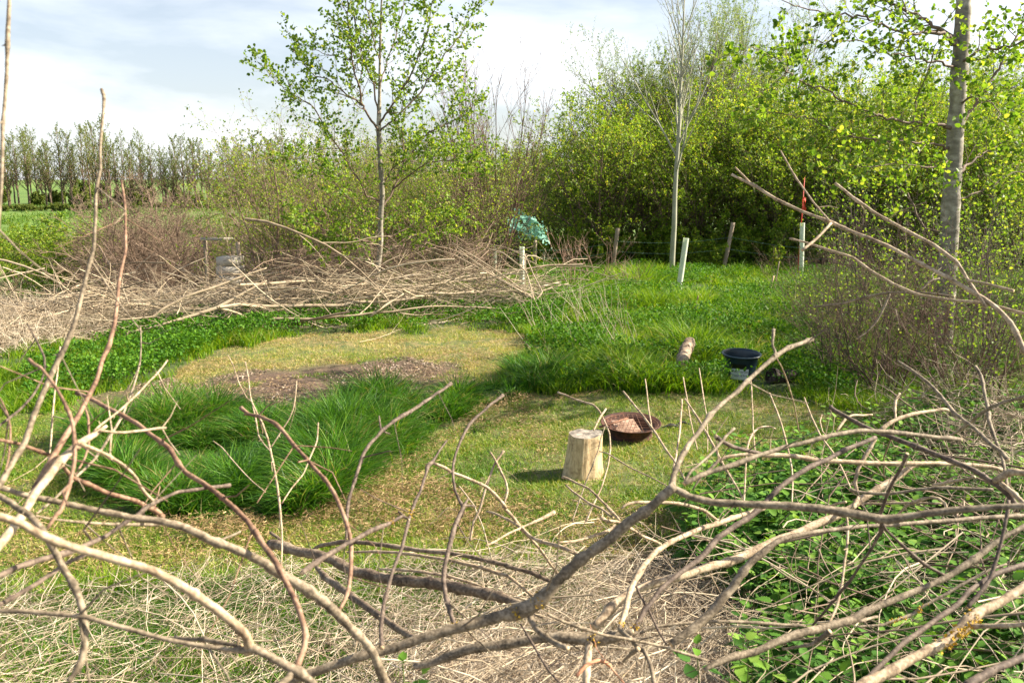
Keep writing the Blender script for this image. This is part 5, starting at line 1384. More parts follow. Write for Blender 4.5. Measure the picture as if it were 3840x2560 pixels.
branch('long straight grey branch sloping down from the left edge to the bottom centre', BK_GREY, [(1.2, 1.30, 'A -60 1220 56 0 1240 58 250 1310 60 550 1370 62 800 1430 64 1050 1480 64 B 1150 95 64 1430 130 74 1600 170 82 1740 230 86 1870 300 88 2000 340 92 2200 420 96 2352 500 100 D 240 520 104 430 630 112 600 730 118 760 850 116 880 960 110 1000 1090 96 1100 1180 90 1180 1290 96 1230 1420 110 1290 1570 120'),
    (1.22, 1.5, 'B 320 80 22 480 110 24 700 130 26 950 150 30 1150 155 34 1350 155 44 1450 140 50'),
    (1.52, 1.48, 'B 2120 215 26 2050 250 26 1960 285 28 1900 310 30')])
branch('long reddish shoot curving from upper left down to the bottom branch fork', BK_RED, [(1.7, 1.05, 'A 680 410 60 710 420 40 760 440 46 880 500 44 1060 590 48 1220 680 44 1340 780 46 1490 890 54 1560 1010 52 1640 1110 52 1780 1190 52 1900 1280 50 2030 1390 54 2170 1529 54 B 2170 110 56 2270 260 58 2352 380 58 D 130 210 60 210 340 62 310 480 64 390 640 66 470 790 68 530 950 68 575 1100 70 570 1230 72 530 1340 74 500 1420 76')])
branch('thick smooth pinkish branch crossing the lower left, the nearest of all', BK_TAN, [(0.86, 1.0, 'B -80 55 80 0 80 82 150 130 84 330 230 86 500 310 88 700 370 90 900 420 92 1150 490 92 1350 560 92 1550 660 96 1750 790 98 1900 900 100 2050 1020 102 2160 1130 104 2195 1230 112 2170 1280 100')])
branch('forked grey branch along the bottom left meeting the smooth pinkish one', BK_GREY, [(0.98, 1.0, 'B -60 905 50 0 910 52 250 925 54 500 945 54 750 965 54 950 1020 54 1200 1090 56 1400 1150 52 1550 1185 52 1800 1230 52 2000 1260 54 2180 1265 74 D 90 1240 94 250 1310 92 400 1390 96 500 1445 116 580 1500 102 660 1570 92'),
    (1.05, 1.0, 'B 1540 1145 40 1650 1165 50 1800 1170 56 1960 1200 50 2130 1222 48'), (1.0, 0.97, 'D 480 1440 90 420 1510 80 330 1590 80')])
branch('curving grey-brown branch hooking downwards at the lower left', BK_GREY, [(1.1, 0.95, 'A -60 1290 60 0 1320 62 130 1395 66 B 120 -10 68 260 70 72 370 190 74 430 290 72 500 410 74 572 550 76 640 660 80 700 790 76 735 920 78 750 1060 80 745 1220 80 720 1350 76 660 1470 66 600 1540 60')])
branch('grey branch rising from the left edge with a stubbed end near the tussocks', BK_DKCUT, [(1.0, 1.5, 'B -60 630 60 0 605 62 150 530 64 300 480 62 470 430 62 640 390 58 800 320 52 950 250 48 1070 160 48 1200 80 46 A 1290 1410 46 1440 1335 38 1560 1280 36 1700 1262 38 1850 1240 38 1960 1232 38 2030 1222 46'),
    (1.25, 1.2, 'B 815 320 30 790 270 26 740 200 24')])
branch('brown twig under the grey rising one in the lower left corner', BK_DKCUT, [(1.0, 1.3, 'B -40 880 52 0 860 52 120 790 50 300 690 52 470 580 50 600 490 48 760 420 40')])
branch('thin straight pale twig leaning right over the thick stub at left', BK_TAN, [(2.1, 1.4, 'A 1475 118 20 1440 170 18 1380 240 20 1300 320 20 1200 430 22 1080 540 24 900 680 22 830 740 20')])
branch('thin grey wand leaning across the left tussocks', BK_GREY, [(2.2, 1.3, 'I 827 1445 8 830 1568 8 A 1235 130 20 1200 280 20 1150 430 24 1080 600 28 1000 740 30 900 900 30 820 1010 28 700 1120 28 590 1230 26 450 1370 26 330 1470 24')])
branch('short dark red shoot curving below the reddish long one, in front of the stub', BK_RED, [(1.4, 1.25, 'A 738 465 18 750 540 20 775 620 26 782 760 22 780 880 24 740 1000 22 700 1070 20 668 1125 16')])
branch('dark bent twig crossing the tall grey-brown shoot at the left edge', BK_DKCUT, [(1.5, 1.2, 'I 165 1440 8 215 1530 10 A 350 0 22 390 90 22 395 200 18 370 290 20 290 430 24 170 560 26 60 645 28 -40 720 28')])
branch('thin brown twig curving down the left edge beneath the dark bent one', BK_RED, [(1.35, 1.1, 'A -20 420 16 25 500 20 62 590 20 90 700 20 88 850 22 70 1000 20 40 1110 16')])
branch('thin pale stalk hanging straight between the two tall left shoots', BK_TAN, [(2.3, 1.9, 'A 530 0 18 510 200 14 480 430 18 460 650 20 445 880 18 420 1060 14 400 1165 16')])
branch('thin forked pale stem standing before the tussocks at left centre', BK_TAN, [(2.7, 2.2, 'C 48 130 8 70 260 14 95 460 18 150 590 20 200 680 20 240 800 24 270 920 24 300 1060 24 325 1200 26 345 1350 28 355 1450 26 360 1529 26 D 370 200 22 370 380 20 365 520 16'),
    (2.5, 2.4, 'C 500 300 10 490 420 16 470 540 14 430 640 14 390 700 14 330 800 14 270 890 14'), (2.6, 2.3, 'C 690 670 16 680 830 18 620 970 18 560 1120 16 460 1240 14 370 1380 14'),
    (2.6, 2.5, 'C -110 70 10 -60 160 10 -10 320 12 60 450 12 100 480 10'), (2.7, 2.4, 'C 110 520 12 140 640 16 165 790 16 230 880 14 270 920 12')], S=7)
branch('pinkish shoot with a swollen tip arching from the dark hollow in the tussocks', BK_RED, [(1.9, 1.35, 'C 8 540 50 40 565 36 80 592 34 180 615 38 250 645 36 320 680 46 400 765 38 470 860 38 560 960 38 660 1070 40 760 1180 42 830 1290 44 890 1420 46 930 1520 48 D 930 110 48 960 200 48 980 310 50 980 450 48 975 600 48 960 720 48 920 830 42 875 910 36'),
    (1.9, 1.88, 'C 35 596 20 90 600 20 170 612 18')])
branch('brown shoot with dark knuckled tip reaching up towards the bare oval', BK_DKCUT, [(2.2, 1.5, 'C 1862 325 46 1835 345 36 1780 385 30 1725 415 32 1680 450 28 1615 490 40 1590 512 34 1500 572 34 1440 605 48 1350 660 34 1300 700 30 1250 740 42 1210 790 30 1150 850 38 1100 915 38 1080 960 38 1050 1050 38 1020 1150 36 990 1250 34 960 1360 38 950 1440 44 D 950 0 40 945 100 32 940 180 26 940 280 22'),
    (2.0, 2.05, 'C 1245 735 24 1235 680 20 1226 610 16'), (2.0, 2.02, 'C 1250 738 22 1280 752 18 1318 766 14')])
branch('dark knotty twig with a side fork and yellow lichen spot at bottom centre', BK_DKCUT, [(2.1, 1.35, 'C 1822 828 24 1800 860 20 1760 910 20 1700 1010 34 1655 1050 50 1640 1110 30 1620 1170 34 1590 1270 30 1545 1360 38 1510 1470 32 D 1530 0 32 1490 120 38 1450 280 38 1430 360 40 1400 430 38 1340 580 40 1310 700 42 1270 840 44 1250 980 48 1240 1100 48 1250 1240 56'),
    (1.6, 1.35, 'D 1480 105 26 1430 80 34 1300 150 44 1170 200 56 1020 280 46 940 320 48 850 375 54 740 440 60 620 520 64 540 585 54'), (1.6, 1.62, 'D 1490 110 22 1440 75 22 1396 40 24')], lichen=[('D', 1480, 55, 0.012), ('D', 1335, 130, 0.006)])
branch('dark-tipped curved shoot standing on the big front branch, left of the chopping block', BK_DKCUT, [(2.3, 1.5, 'C 2318 428 46 2270 465 30 2200 515 30 2140 570 26 2080 622 30 2020 690 36 1980 760 28 1950 820 30 1900 950 28 1875 1060 28 1880 1170 28 1900 1270 28 1940 1360 34 1970 1410 44 1945 1500 42 D 1970 0 44 1910 130 50 1870 270 60 1840 380 52 1810 500 46 1795 650 48 1815 780 52 1850 900 54 1890 1020 54 1905 1075 56'),
    (1.9, 1.95, 'C 1970 1410 34 2010 1345 22'), (1.9, 1.94, 'C 1965 1400 30 2040 1398 24 2080 1405 16')], lichen=[('D', 1900, 1055, 0.010)])
branch('pale tan cut twig sloping right from the knotty dark twig', BK_TAN, [(2.6, 2.9, 'C 1695 1020 32 1800 1060 38 1870 1105 32 1960 1140 30 2050 1180 34 2180 1240 34 2270 1320 34 2352 1420 36 F 90 0 34 180 100 36 240 185 44 330 275 32 420 385 30 500 500 30 590 610 28')])
branch('thin pale Y-shaped twig standing on the clippings left of the block', BK_TAN, [(3.1, 2.9, 'E 90 915 30 60 960 26 30 1000 24 0 1065 22 C 2200 1160 26 2160 1280 26 2120 1420 28 2070 1529 30 D 2060 130 30 2030 300 24'), (3.1, 2.95, 'E -28 928 22 10 985 22 60 1080 26 110 1180 26 127 1270 24 98 1375 26')])
branch('thick scaly-barked log across the bottom centre, dark stub at its left end', BK_ROUGH, [(3.0, 2.3, 'D 265 335 110 320 335 116 380 350 100 550 400 104 700 430 106 860 490 112 1000 560 114 1150 600 116 1300 630 118 1500 650 124 1700 670 128 1900 710 132 2050 740 122 2250 790 114 2352 820 104 F 200 850 80 330 880 50'), (3.0, 3.05, 'D 390 320 40 330 270 34 265 225 30'), (3.0, 2.98, 'D 330 350 40 340 325 36')])
branch('thinner scaly log lying behind and above the thick scaly one', BK_ROUGH, [(3.35, 2.9, 'D 635 380 24 680 350 38 750 330 46 900 312 48 1100 312 48 1300 342 50 1450 362 52 1600 380 50 1850 412 48 2050 440 50 2200 480 52 2352 515 46 F 120 525 50 240 550 46 350 580 46 520 660 44'), (3.2, 3.22, 'D 1560 395 26 1612 372 14')])
branch('straight peeled pale rod lying between the two scaly logs', BK_TAN, [(3.1, 2.75, 'D 940 400 20 1200 392 32 1400 402 32 1600 430 34 1850 470 36 2100 525 42 2352 605 42 F 130 605 38 240 690 36 360 800 32')])
branch('scaly branch slanting down to the right below the thick log', BK_ROUGH, [(2.6, 1.95, 'D 675 535 46 760 620 72 870 700 76 960 770 78 1080 850 80 1200 940 82 1320 1030 76 1450 1110 76 1560 1170 72')])
branch('smooth peeled rod just in front of the thick scaly log', BK_TAN, [(2.7, 2.5, 'D 1230 548 24 1400 552 30 1600 570 32 1850 612 32 2050 672 32 2190 730 30')])
branch('big smooth grey front branch rising from bottom centre to a three-way fork', BK_GREY, [
    (1.38, 1.45, 'D 330 1590 120 460 1520 112 600 1470 104 800 1402 100 1000 1340 100 1280 1262 98 1500 1192 104 1700 1132 108 1900 1080 114 2150 1010 124 2352 942 134 F 130 950 144 260 900 170 340 860 176 400 820 160 500 720 134 620 600 130 750 480 124 900 370 118 1050 260 114 1200 130 110 1350 35 104 E 1450 1355 102 1540 1285 106 1600 1240 100'),
    (1.45, 1.95, 'E 1575 1250 84 1595 1140 62 1650 990 60 1720 870 56 1800 770 52 1870 670 48 1915 605 58 2020 500 42 2120 420 40 2150 395 52 2250 290 46 G 20 205 42 90 145 44 150 90 58 210 50 44 262 18 50 S 2990 1292 18 3045 1272 20'),
    (1.8, 1.85, 'G 145 85 30 160 50 26 135 -10 24 S 2898 1275 11 2902 1235 15'),
    (1.45, 1.35, 'E 1580 1245 80 1660 1280 78 1750 1320 76 1950 1370 78 2352 1387 82 G 250 1400 86 500 1420 88 800 1462 94 1000 1500 98 1150 1520 98 H 1350 80 78 1600 50 76 1900 20 70 2100 0 64 2352 -12 62 2450 -20 60'),
    (1.46, 1.75, 'E 1680 1210 50 1760 1170 54 1850 1130 52 2000 1080 54 2200 1012 56 G 0 960 48 130 920 46 250 880 46 380 850 46 500 820 50 700 772 46 900 742 48 1100 747 46 1180 750 54 1350 772 46 1600 802 42 1700 805 52 1800 815 36'),
    (1.46, 1.6, 'E 1690 1190 32 1740 1100 30 1800 1050 28 1880 980 24 1960 900 28 2040 800 34 2060 780 24 2125 718 30'),
    (1.42, 1.30, 'F 320 950 78 340 1010 70 380 1075 68 450 1140 68 550 1200 68 655 1245 60')],
    lichen=[('F', 470, 935, 0.016), ('F', 190, 890, 0.012)], S=12)
branch('thick grey log at the bottom centre under the big smooth branch', BK_GREY, [(1.75, 1.7, 'D 1540 1405 70 1700 1372 92 1900 1292 102 2100 1242 106 2352 1212 112 F 200 1200 104 400 1160 100 700 1155 130 850 1165 140 1000 1152 130 1150 1120 90 1240 1090 60')], lichen=[('F', 880, 1130, 0.014)])
branch('sun-bleached thick pole running up to the right from bottom centre', BK_TAN, [(2.0, 2.9, 'F 890 1060 96 960 980 104 1040 880 110 1160 790 104 1300 720 96 1500 650 88 1700 600 92 1900 530 94 2100 470 94 2300 395 92 H 200 280 84 380 220 84 560 140 90 700 75 84 G 850 1400 60 980 1310 76 1050 1265 80 1200 1170 80 1300 1090 66 1400 1045 42 1600 1022 36 1850 1042 36 2100 1080 40'), (2.55, 2.5, 'G 900 1330 44 870 1380 50 845 1425 30')])
branch('upright bleached post-like stem standing at the bottom centre edge', BK_TAN, [(1.72, 1.6, 'F 870 1130 96 845 1240 96 832 1400 92 822 1600 84')])
branch('curved pale shoot springing from a lichened joint up to the right middle', BK_TAN, [(1.7, 2.3, 'F 1110 1075 50 1150 950 62 1190 800 68 1225 700 64 1250 650 66 1330 520 66 1430 400 62 1530 330 56 1580 300 60 1750 220 52 1950 152 58 2150 82 52 2352 22 52 G 60 1420 48')], lichen=[('F', 1120, 1055, 0.012)])
branch('dark grey shoot running parallel right of the pale curved one', BK_DKCUT, [(1.72, 2.35, 'F 1225 1095 56 1300 990 54 1345 900 66 1380 870 54 1480 720 52 1600 620 52 1720 520 62 1850 430 62 1980 270 66 2100 190 60 2250 92 62 G 50 1400 56 100 1340 54 250 1200 56 440 1070 56 620 990 52 780 910 48 900 860 42 1040 800 52')], lichen=[('F', 1290, 1090, 0.010)])
branch('sinuous grey branch lying from bottom centre right along the nettles', BK_GREY, [(1.7, 2.1, 'F 1560 1210 80 1650 1150 92 1750 1080 102 1950 905 100 2020 800 96 2100 720 94 2200 580 84 2270 490 84 H 60 390 80 120 345 70 220 280 58 500 222 50 800 182 44 1100 160 44 1400 142 46 1700 122 48 2000 92 48 2352 80 52 2460 78 52')])
branch('long straight grey pole rising to the right edge through the nettles', BK_GREY, [(1.6, 1.95, 'F 1850 1440 50 1960 1385 70 2100 1320 84 2240 1285 84 H 0 1265 74 150 1190 84 400 1112 92 600 1060 92 850 990 100 920 940 88 1000 902 84 1200 822 74 1450 722 64 1700 602 64 1880 482 72 2050 352 62 2200 252 52 2352 172 52 2450 120 50'),
    (1.75, 1.7, 'H 1060 965 30 980 985 34 900 1010 36'), (1.64, 1.68, 'H 640 1090 60 540 1170 50 480 1210 40 220 1255 24')])
branch('thick lichened pale limb at the bottom right corner', BK_TAN, [(1.35, 1.6, 'H 860 1620 124 960 1552 124 1150 1450 114 1400 1312 104 1650 1182 112 1780 1090 126 1860 1000 140 1950 925 114 2150 832 96 2352 702 92 2460 640 90'), (1.45, 1.4, 'H 1880 1050 60 2000 1046 52 2150 1045 50 2352 1032 52 2460 1020 50')],
    lichen=[('H', 1700, 1190, 0.045), ('H', 1850, 1070, 0.035), ('H', 1780, 1120, 0.03), ('H', 1870, 960, 0.022)])
branch('reddish grey branch just above the thick lichened limb', BK_DKCUT, [(1.4, 1.75, 'H 930 1570 70 1020 1460 54 1100 1380 52 1250 1232 54 1300 1190 60 1400 1120 52 1600 970 62 1750 870 58 1870 740 50 2000 660 60 2150 570 58 2352 510 60 2460 490 60'), (1.6, 1.75, 'H 1850 890 44 1960 760 50 2050 640 44 2120 420 36 2160 260 36 2200 60 36 2215 -60 34')])
branch('dark branch end poking in at the bottom right corner, nearest there', BK_DKCUT, [(1.2, 1.3, 'H 1840 1600 100 1900 1545 100 2100 1422 84 2352 1322 82 2460 1290 80')])
branch('dark zigzag twig hanging before the nettles below the long fork', BK_DKCUT, [(1.8, 1.6, 'H 480 1060 20 500 1030 24 580 940 28 650 850 32 740 740 34 800 670 38 850 600 30 900 520 30 950 450 28 1000 380 30 1050 290 32 1090 215 42 1100 140 52 1085 60 44 G 1110 1400 36 1150 1290 34 1210 1160 32 1280 1040 34 1320 940 44'), (1.6, 1.62, 'H 1095 130 46 1130 200 32 1280 340 32 1450 490 42 1530 540 36 1640 596 34')])
branch('thin bleached stick leaning among the nettles', BK_TAN, [(2.0, 1.75, 'H 790 95 28 797 180 24 795 280 30 785 400 24 770 480 30 760 590 24 745 700 32 710 850 28 670 950 30 635 1020 26')])
branch('slender twig with lichen tufts curving over the nettles at lower right', BK_GREY, [(1.9, 2.0, 'H 880 1055 20 1000 1048 30 1100 1040 32 1300 972 36 1380 940 36 1450 882 32 1620 792 32 1850 662 36 2050 552 30 2200 500 24')], lichen=[('H', 1230, 1040, 0.030), ('H', 1420, 880, 0.020)])
branch('long straight brown branch running down to the right edge node', BK_DKCUT, [(2.2, 1.9, 'G 640 520 50 690 560 40 760 600 42 900 680 42 1000 730 44 1100 772 50 1300 842 52 1440 888 64 1500 915 52 1700 1002 52 1900 1082 56 2050 1182 58 2150 1250 64 2210 1300 72 2270 1390 64 2280 1460 50')])
branch('thin branch slanting from the thorn bushes down to the right edge node', BK_GREY, [(3.2, 2.3, 'G 1240 125 22 1300 165 26 1370 212 30 1500 312 32 1600 412 36 1700 532 36 1740 590 48 1800 630 36 1920 722 36 2050 850 50 2150 925 42 2210 1000 50')])
branch('pale rod lying level across the nettles from the front fork to the right', BK_TAN, [(2.2, 2.5, 'E 1760 1260 18 1840 1140 22 1900 1090 30 1990 1000 36 2080 965 34 2200 948 34 2352 945 34 G 50 950 52 300 962 52 550 1002 54 800 1012 50 950 1020 54 1100 1030 52 1400 1030 52 1700 1030 46 2000 1052 46 2150 1082 40')])
branch('bleached bent stick among the nettles below the thorn bushes', BK_TAN, [(3.4, 3.6, 'G 1085 735 46 1130 700 46 1200 652 42 1350 602 42 1500 568 38 1650 552 38 1745 585 30'), (3.45, 3.6, 'G 1218 640 24 1212 560 26 1220 480 28 1255 415 30')])
branch('small forked bleached stick standing left of the nettles patch top', BK_TAN, [(3.6, 3.4, 'G 1010 600 24 940 604 24 880 600 26 820 608 24 770 640 28 700 745 26')])
branch('curved grey branch descending from the brown dead heap at right', BK_GREY, [(3.2, 2.5, 'G 1925 170 30 1980 270 32 2000 400 36 2030 520 38 2045 645 46 2080 760 36 2130 900 36 2170 1020 36 2195 1160 34 2210 1300 36 2215 1420 40 H 2205 80 38')])
branch('branch entering at the right edge and dropping towards the nettles', BK_GREY, [(2.6, 2.9, 'G 2450 410 42 2352 440 42 2200 482 36 2120 510 34 2050 542 36 1940 612 36 1880 670 38 1780 740 30 1660 810 24')])
branch('grey twig lying level above the sinuous branch at right', BK_GREY, [(2.3, 2.2, 'G 815 1258 44 870 1275 38 1000 1288 34 1150 1292 36 1280 1280 32 1400 1260 32 1600 1242 36 1800 1247 40 2080 1257 36')])
branch('arched tan stick hooped over the dark nettles at right', BK_TAN, [(2.5, 2.4, 'G 1235 1480 26 1290 1430 28 1330 1392 32 1450 1342 32 1530 1325 30 1600 1335 32 1655 1380 34 1675 1450 28')])
branch('pair of thin peeled rods lying flat under the hooped stick', BK_TAN, [(2.7, 2.6, 'G 630 1410 26 690 1385 28 780 1365 28'), (2.7, 2.6, 'G 930 1380 26 1100 1384 28 1200 1375 28 1400 1375 26 1635 1382 24')])
branch('pale bent stick rising steeply through the middle of the nettles', BK_TAN, [(2.8, 2.7, 'G 1035 815 40 1000 880 42 950 962 42 905 1050 42 885 1090 42 862 1200 38 882 1285 34')])
branch('short jointed tan stick near the right edge under the long brown branch', BK_TAN, [(2.7, 2.6, 'G 1545 1222 40 1640 1205 34 1700 1190 36 1800 1170 32 1920 1145 32')])
branch('gnarled pale knuckle of wood at the right edge joining several branches', BK_TAN, [(1.95, 1.9, 'G 2090 1180 60 2150 1150 70 2240 1100 84 2352 1112 66 2450 1120 60'), (1.95, 1.85, 'G 2110 1170 44 2250 1282 52 2352 1392 62 2440 1470 60')])
branch('knobbly grey branch pointing at the plastic tub from the right', BK_DKCUT, [(2.1, 2.2, 'E 1960 790 54 2000 820 40 2100 872 44 2200 902 42 2352 940 42')])
branch('thin tan twig crossing in front of the chopping block base', BK_TAN, [(3.1, 2.7, 'E 608 1148 34 660 1160 22 720 1192 24 850 1252 26 950 1352 26 1040 1440 26 1110 1520 26 F 1000 0 26 1115 115 24')])
branch('second tan twig, just below the one in front of the chopping block base', BK_TAN, [(3.0, 2.8, 'E 642 1218 20 700 1275 22 740 1302 24 850 1382 26 960 1430 26 1055 1505 24')])
branch('thin straight rod leaning across the fire bowl to the fork', BK_TAN, [(3.6, 2.8, 'E 1145 392 18 1200 460 20 1300 585 22 1390 705 26 1440 775 24 1500 872 24 1600 1012 22 1695 1185 18')])
branch('straight upright pale cane right of the fire bowl with a frayed tip', BK_TAN, [(3.5, 3.0, 'E 1662 468 26 1662 520 18 1655 600 20 1640 780 24 1612 960 22 1585 1080 22')])
branch('slanting thin rod right of the upright cane', BK_TAN, [(3.4, 2.6, 'E 1692 460 20 1740 530 20 1800 622 24 1900 792 26 1980 942 26 2060 1092 22 2150 1242 22 2225 1385 22')])
branch('thin twig bent like an elbow between block and fire bowl', BK_TAN, [(4.2, 3.4, 'E 568 403 22 650 430 20 720 462 20 810 490 20 880 512 22 940 570 18 990 680 16 1022 760 18 1032 900 18 1012 1050 16 950 1250 18 870 1420 20 815 1540 20'), (4.0, 3.8, 'E 992 548 22 955 600 22 920 662 20 885 735 16')])
branch('long thin dark stalk bending past the right side of the chopping block', BK_GREY, [(3.6, 3.2, 'E 985 700 12 950 800 14 920 930 14 860 1080 14 820 1180 14 760 1350 16 695 1540 16')])
branch('broad tan peeled stick with an angled cut end at bottom centre', BK_TAN, [(2.9, 2.6, 'F 535 48 52 500 65 46 420 105 34 340 140 26 250 182 26 120 240 24 0 312 24 -60 340 22')])
branch('knotty pale stick forming an X with the angled cut stick', BK_TAN, [(2.9, 2.5, 'F -60 40 22 0 52 26 150 122 28 250 185 34 330 262 36 420 305 42 600 352 46 700 395 40 780 435 36')])
branch('crooked pinkish stick lying behind the big front branch', BK_TAN, [(2.6, 2.8, 'F 575 312 26 720 302 30 900 252 34 1000 215 40 1080 170 40'), (2.7, 2.9, 'F 950 95 46 1010 125 40 1100 130 36 1230 205 34 1300 250 34 1400 290 30 1480 330 26')])
branch('bleached rod curving behind the front fork into the nettles', BK_TAN, [(2.7, 2.9, 'E 1130 1425 20 1170 1390 28 1240 1370 32 1400 1370 36 1600 1380 36 1700 1392 38 1850 1440 38 1960 1520 36 F 2050 160 34')])
branch('thin grey twig trailing right from the lichened fork at the bottom', BK_GREY, [(1.42, 1.6, 'F 480 945 36 540 975 32 620 1012 34 800 1072 34 1000 1132 32 1250 1172 32 1500 1232 36 1700 1292 34 1880 1350 30')])
branch('thin dark twig dropping from the pale curved shoot', BK_DKCUT, [(1.9, 1.7, 'F 1238 655 26 1300 790 28 1370 910 28 1450 1080 28 1530 1215 22')])
branch('short forked grey branch curling over the bottom edge right of centre', BK_GREY, [(1.6, 1.35, 'F 1110 1080 52 1230 1180 54 1290 1245 64 1330 1270 52 1380 1380 46 1420 1570 50'), (1.45, 1.5, 'F 1280 1250 50 1200 1310 40 1150 1360 28')])
branch('orange-red curled strip of bark lying at the bottom centre', plainmat('orange_bark', [(0.3, (0.42, 0.18, 0.09)), (0.7, (0.60, 0.30, 0.17))], scale=30, rough=0.7), [(1.5, 1.55, 'F 735 1495 36 780 1440 44 830 1390 46 920 1352 46 980 1365 40 1035 1402 34')])
branch('thin straight twig running right from the lichened joint at lower right', BK_GREY, [(1.9, 2.0, 'F 1290 1115 30 1400 1062 32 1600 1032 32 1850 1012 34 2100 1012 34 H 20 1022 38 200 1035 36 420 1042 34')])
branch('dark twig slanting down through the straw at bottom centre', BK_DKCUT, [(1.6, 1.45, 'F 240 1030 20 300 1130 26 360 1232 28 480 1432 26 600 1570 22')])
branch('long bleached side branch sweeping up left at the right edge, topmost', BK_TAN, [
    (2.9, 2.3, 'J 52 790 13 100 815 13 160 842 16 200 868 15 260 905 15 370 957 17 430 980 16 490 1000 20 620 1055 17 760 1112 19 900 1187 19 1040 1262 20 1190 1350 24 1260 1400 26 1320 1470 28 1380 1600 32'),
    (2.9, 2.88, 'J 68 756 8 95 785 10 135 826 10'), (2.9, 2.7, 'J 274 683 8 340 800 9 390 870 9 430 925 10 495 1000 11'), (2.7, 2.6, 'J 502 1010 13 440 1075 14 372 1132 16')])
branch('bleached branch parallel to and right of the topmost sweeping one', BK_TAN, [(2.8, 2.4, 'J 520 828 16 555 855 13 600 895 16 650 925 15 720 975 15 850 1045 16 970 1110 18 1070 1185 19 1110 1250 18 1170 1340 18 1205 1390 20')])
branch('pale branch with the lowest of the tips reaching left at the right edge', BK_TAN, [(2.9, 2.4, 'J 315 1078 12 380 1095 10 450 1117 13 600 1165 14 680 1222 14 780 1282 14 900 1332 15 1050 1357 15 1200 1372 16 1400 1425 16')])
branch('grey forked side twig drooping under the lowest bleached branch', BK_GREY, [(3.0, 2.6, 'J 425 1388 12 560 1372 11 660 1342 11 760 1324 12 900 1322 11 1060 1340 10'), (2.9, 2.85, 'J 768 1325 11 740 1392 11 710 1450 11 665 1500 9 620 1532 10'), (2.7, 2.72, 'J 910 1310 13 950 1272 10 992 1258 8')])
branch('blunt pale branch tip among the twigs at the far right, above the heap', BK_TAN, [(2.3, 2.4, 'J 1328 1316 18 1290 1305 14 1230 1290 13 1170 1275 12 1120 1268 11')])
print('branches placed')

# ---------------------------------------------------------------- thin standing stems seen singly against the lawn
def thin(label, d0, d1, s, mat=None):
    M = Mesh(); q = limb(M, s, d0, d1, 5, nodes=False)
    o = M.build('dry_stem', [mat or BK_TAN, M_CUT], origin=tuple(q[np.argmin(q[:, 2]), :3])); tag(o, label, 'stem')
thin('thin pale stem rising in front of the fire bowl, left of the straight cane', 4.2, 3.4, 'E 1340 285 14 1355 400 14 1372 570 16 1390 660 16 1402 760 12')
thin('thin grey stem right of the short log, reaching down to the lawn', 4.4, 3.4, 'E 1675 270 14 1690 360 14 1712 470 14 1725 560 12 1742 660 14 1770 780 14 1800 905 14')
thin('thin stem left of the plastic tub, bending slightly', 4.4, 3.4, 'E 1815 190 12 1835 320 14 1860 490 14 1880 600 12 1890 760 12 1890 930 12')
thin('thin bleached stem before the dark rotten log', 4.0, 3.2, 'G 107 408 18 140 490 18 170 562 18 215 690 20 245 800 22 275 920 20 305 1080 20 312 1220 18 305 1380 18')
thin('long thin stem drooping from the knobby tip past the rotten log', 2.6, 3.4, 'G 170 100 14 215 180 16 260 292 16 300 420 16 325 510 14 345 620 14 362 730 14')
thin('thin curved stem among the nettle tops, third from the tub', 3.8, 3.0, 'G 414 448 14 440 520 16 480 622 18 560 790 20 620 870 22 680 952 22 760 1102 20 830 1262 16')
thin('short hooked stem standing on the nettle tops', 3.6, 3.4, 'G 570 600 14 553 660 16 575 745 14 600 775 10')
thin('grey stem hanging straight below the plastic tub', 3.2, 2.6, 'E 2272 300 14 2280 400 14 2282 480 12 2290 600 14 2290 700 14 2300 830 14 2318 1010 12')
thin('bent tan stem with a hooked top right of the upright cane', 3.2, 2.6, 'G 160 722 18 120 705 20 60 705 24 0 722 24 E 2290 760 24 2255 830 24 2235 920 22 2225 1080 20 2215 1300 20 2210 1380 16')
thin('thin pale twig crossing the lawn before the big fork', 3.8, 3.0, 'E 935 920 14 1010 940 16 1080 985 16 1200 1060 16 1350 1130 16 1450 1180 14 1540 1230 14')
thin('thin grass-like stem arching in the dark tussocks', 4.4, 3.8, 'A 1880 830 12 1960 890 14 2060 1010 14 2150 1110 14 2230 1190 12 2340 1280 12')

# ---------------------------------------------------------------- loose brushwood around and beneath
def brush(label, M, name, mat): 
    o = M.build(name, mat); return tag(o, label, 'brushwood', kind='stuff')
def lay(M, n, cfn, L, r, rng, zlo, zhi, wig=0.16, Kc=8, S=5, az0=0.0, azs=0.6, tilt=0.15, sag=0.0):
    c = cfn(n); az = rng.normal(az0, azs, n) + math.pi * (rng.uniform(0, 1, n) < 0.5)
    l = rng.uniform(*L, n); rad = rng.uniform(*r, n)
    d = unit(np.stack([np.cos(az), np.sin(az), rng.normal(0, tilt, n)], -1))
    p = [np.stack([c[:, 0], c[:, 1], height(c[:, 0], c[:, 1]) + rng.uniform(zlo, zhi, n)], -1)]
    bend = rng.normal(0, wig, (n, 3))
    for k in range(Kc - 1):
        p.append(p[-1] + d * (l / (Kc - 1))[:, None]); d = unit(d + bend * 0.5 + rng.normal(0, wig * 0.7, d.shape))
    P = np.stack(p, 1); P[..., :2] -= 0.5 * (P[:, -1:, :2] - P[:, :1, :2])
    P[..., 2] -= 0.5 * (P[:, -1:, 2] - P[:, :1, 2])
    P[..., 2] = np.maximum(P[..., 2], height(P[..., 0], P[..., 1]) + 0.02)
    R = rad[:, None] * np.linspace(1, 0.25, Kc)[None]
    if M is not None: tubes(M, P, R, S, rnd=rng.uniform(0, 1, n))
    return P, R
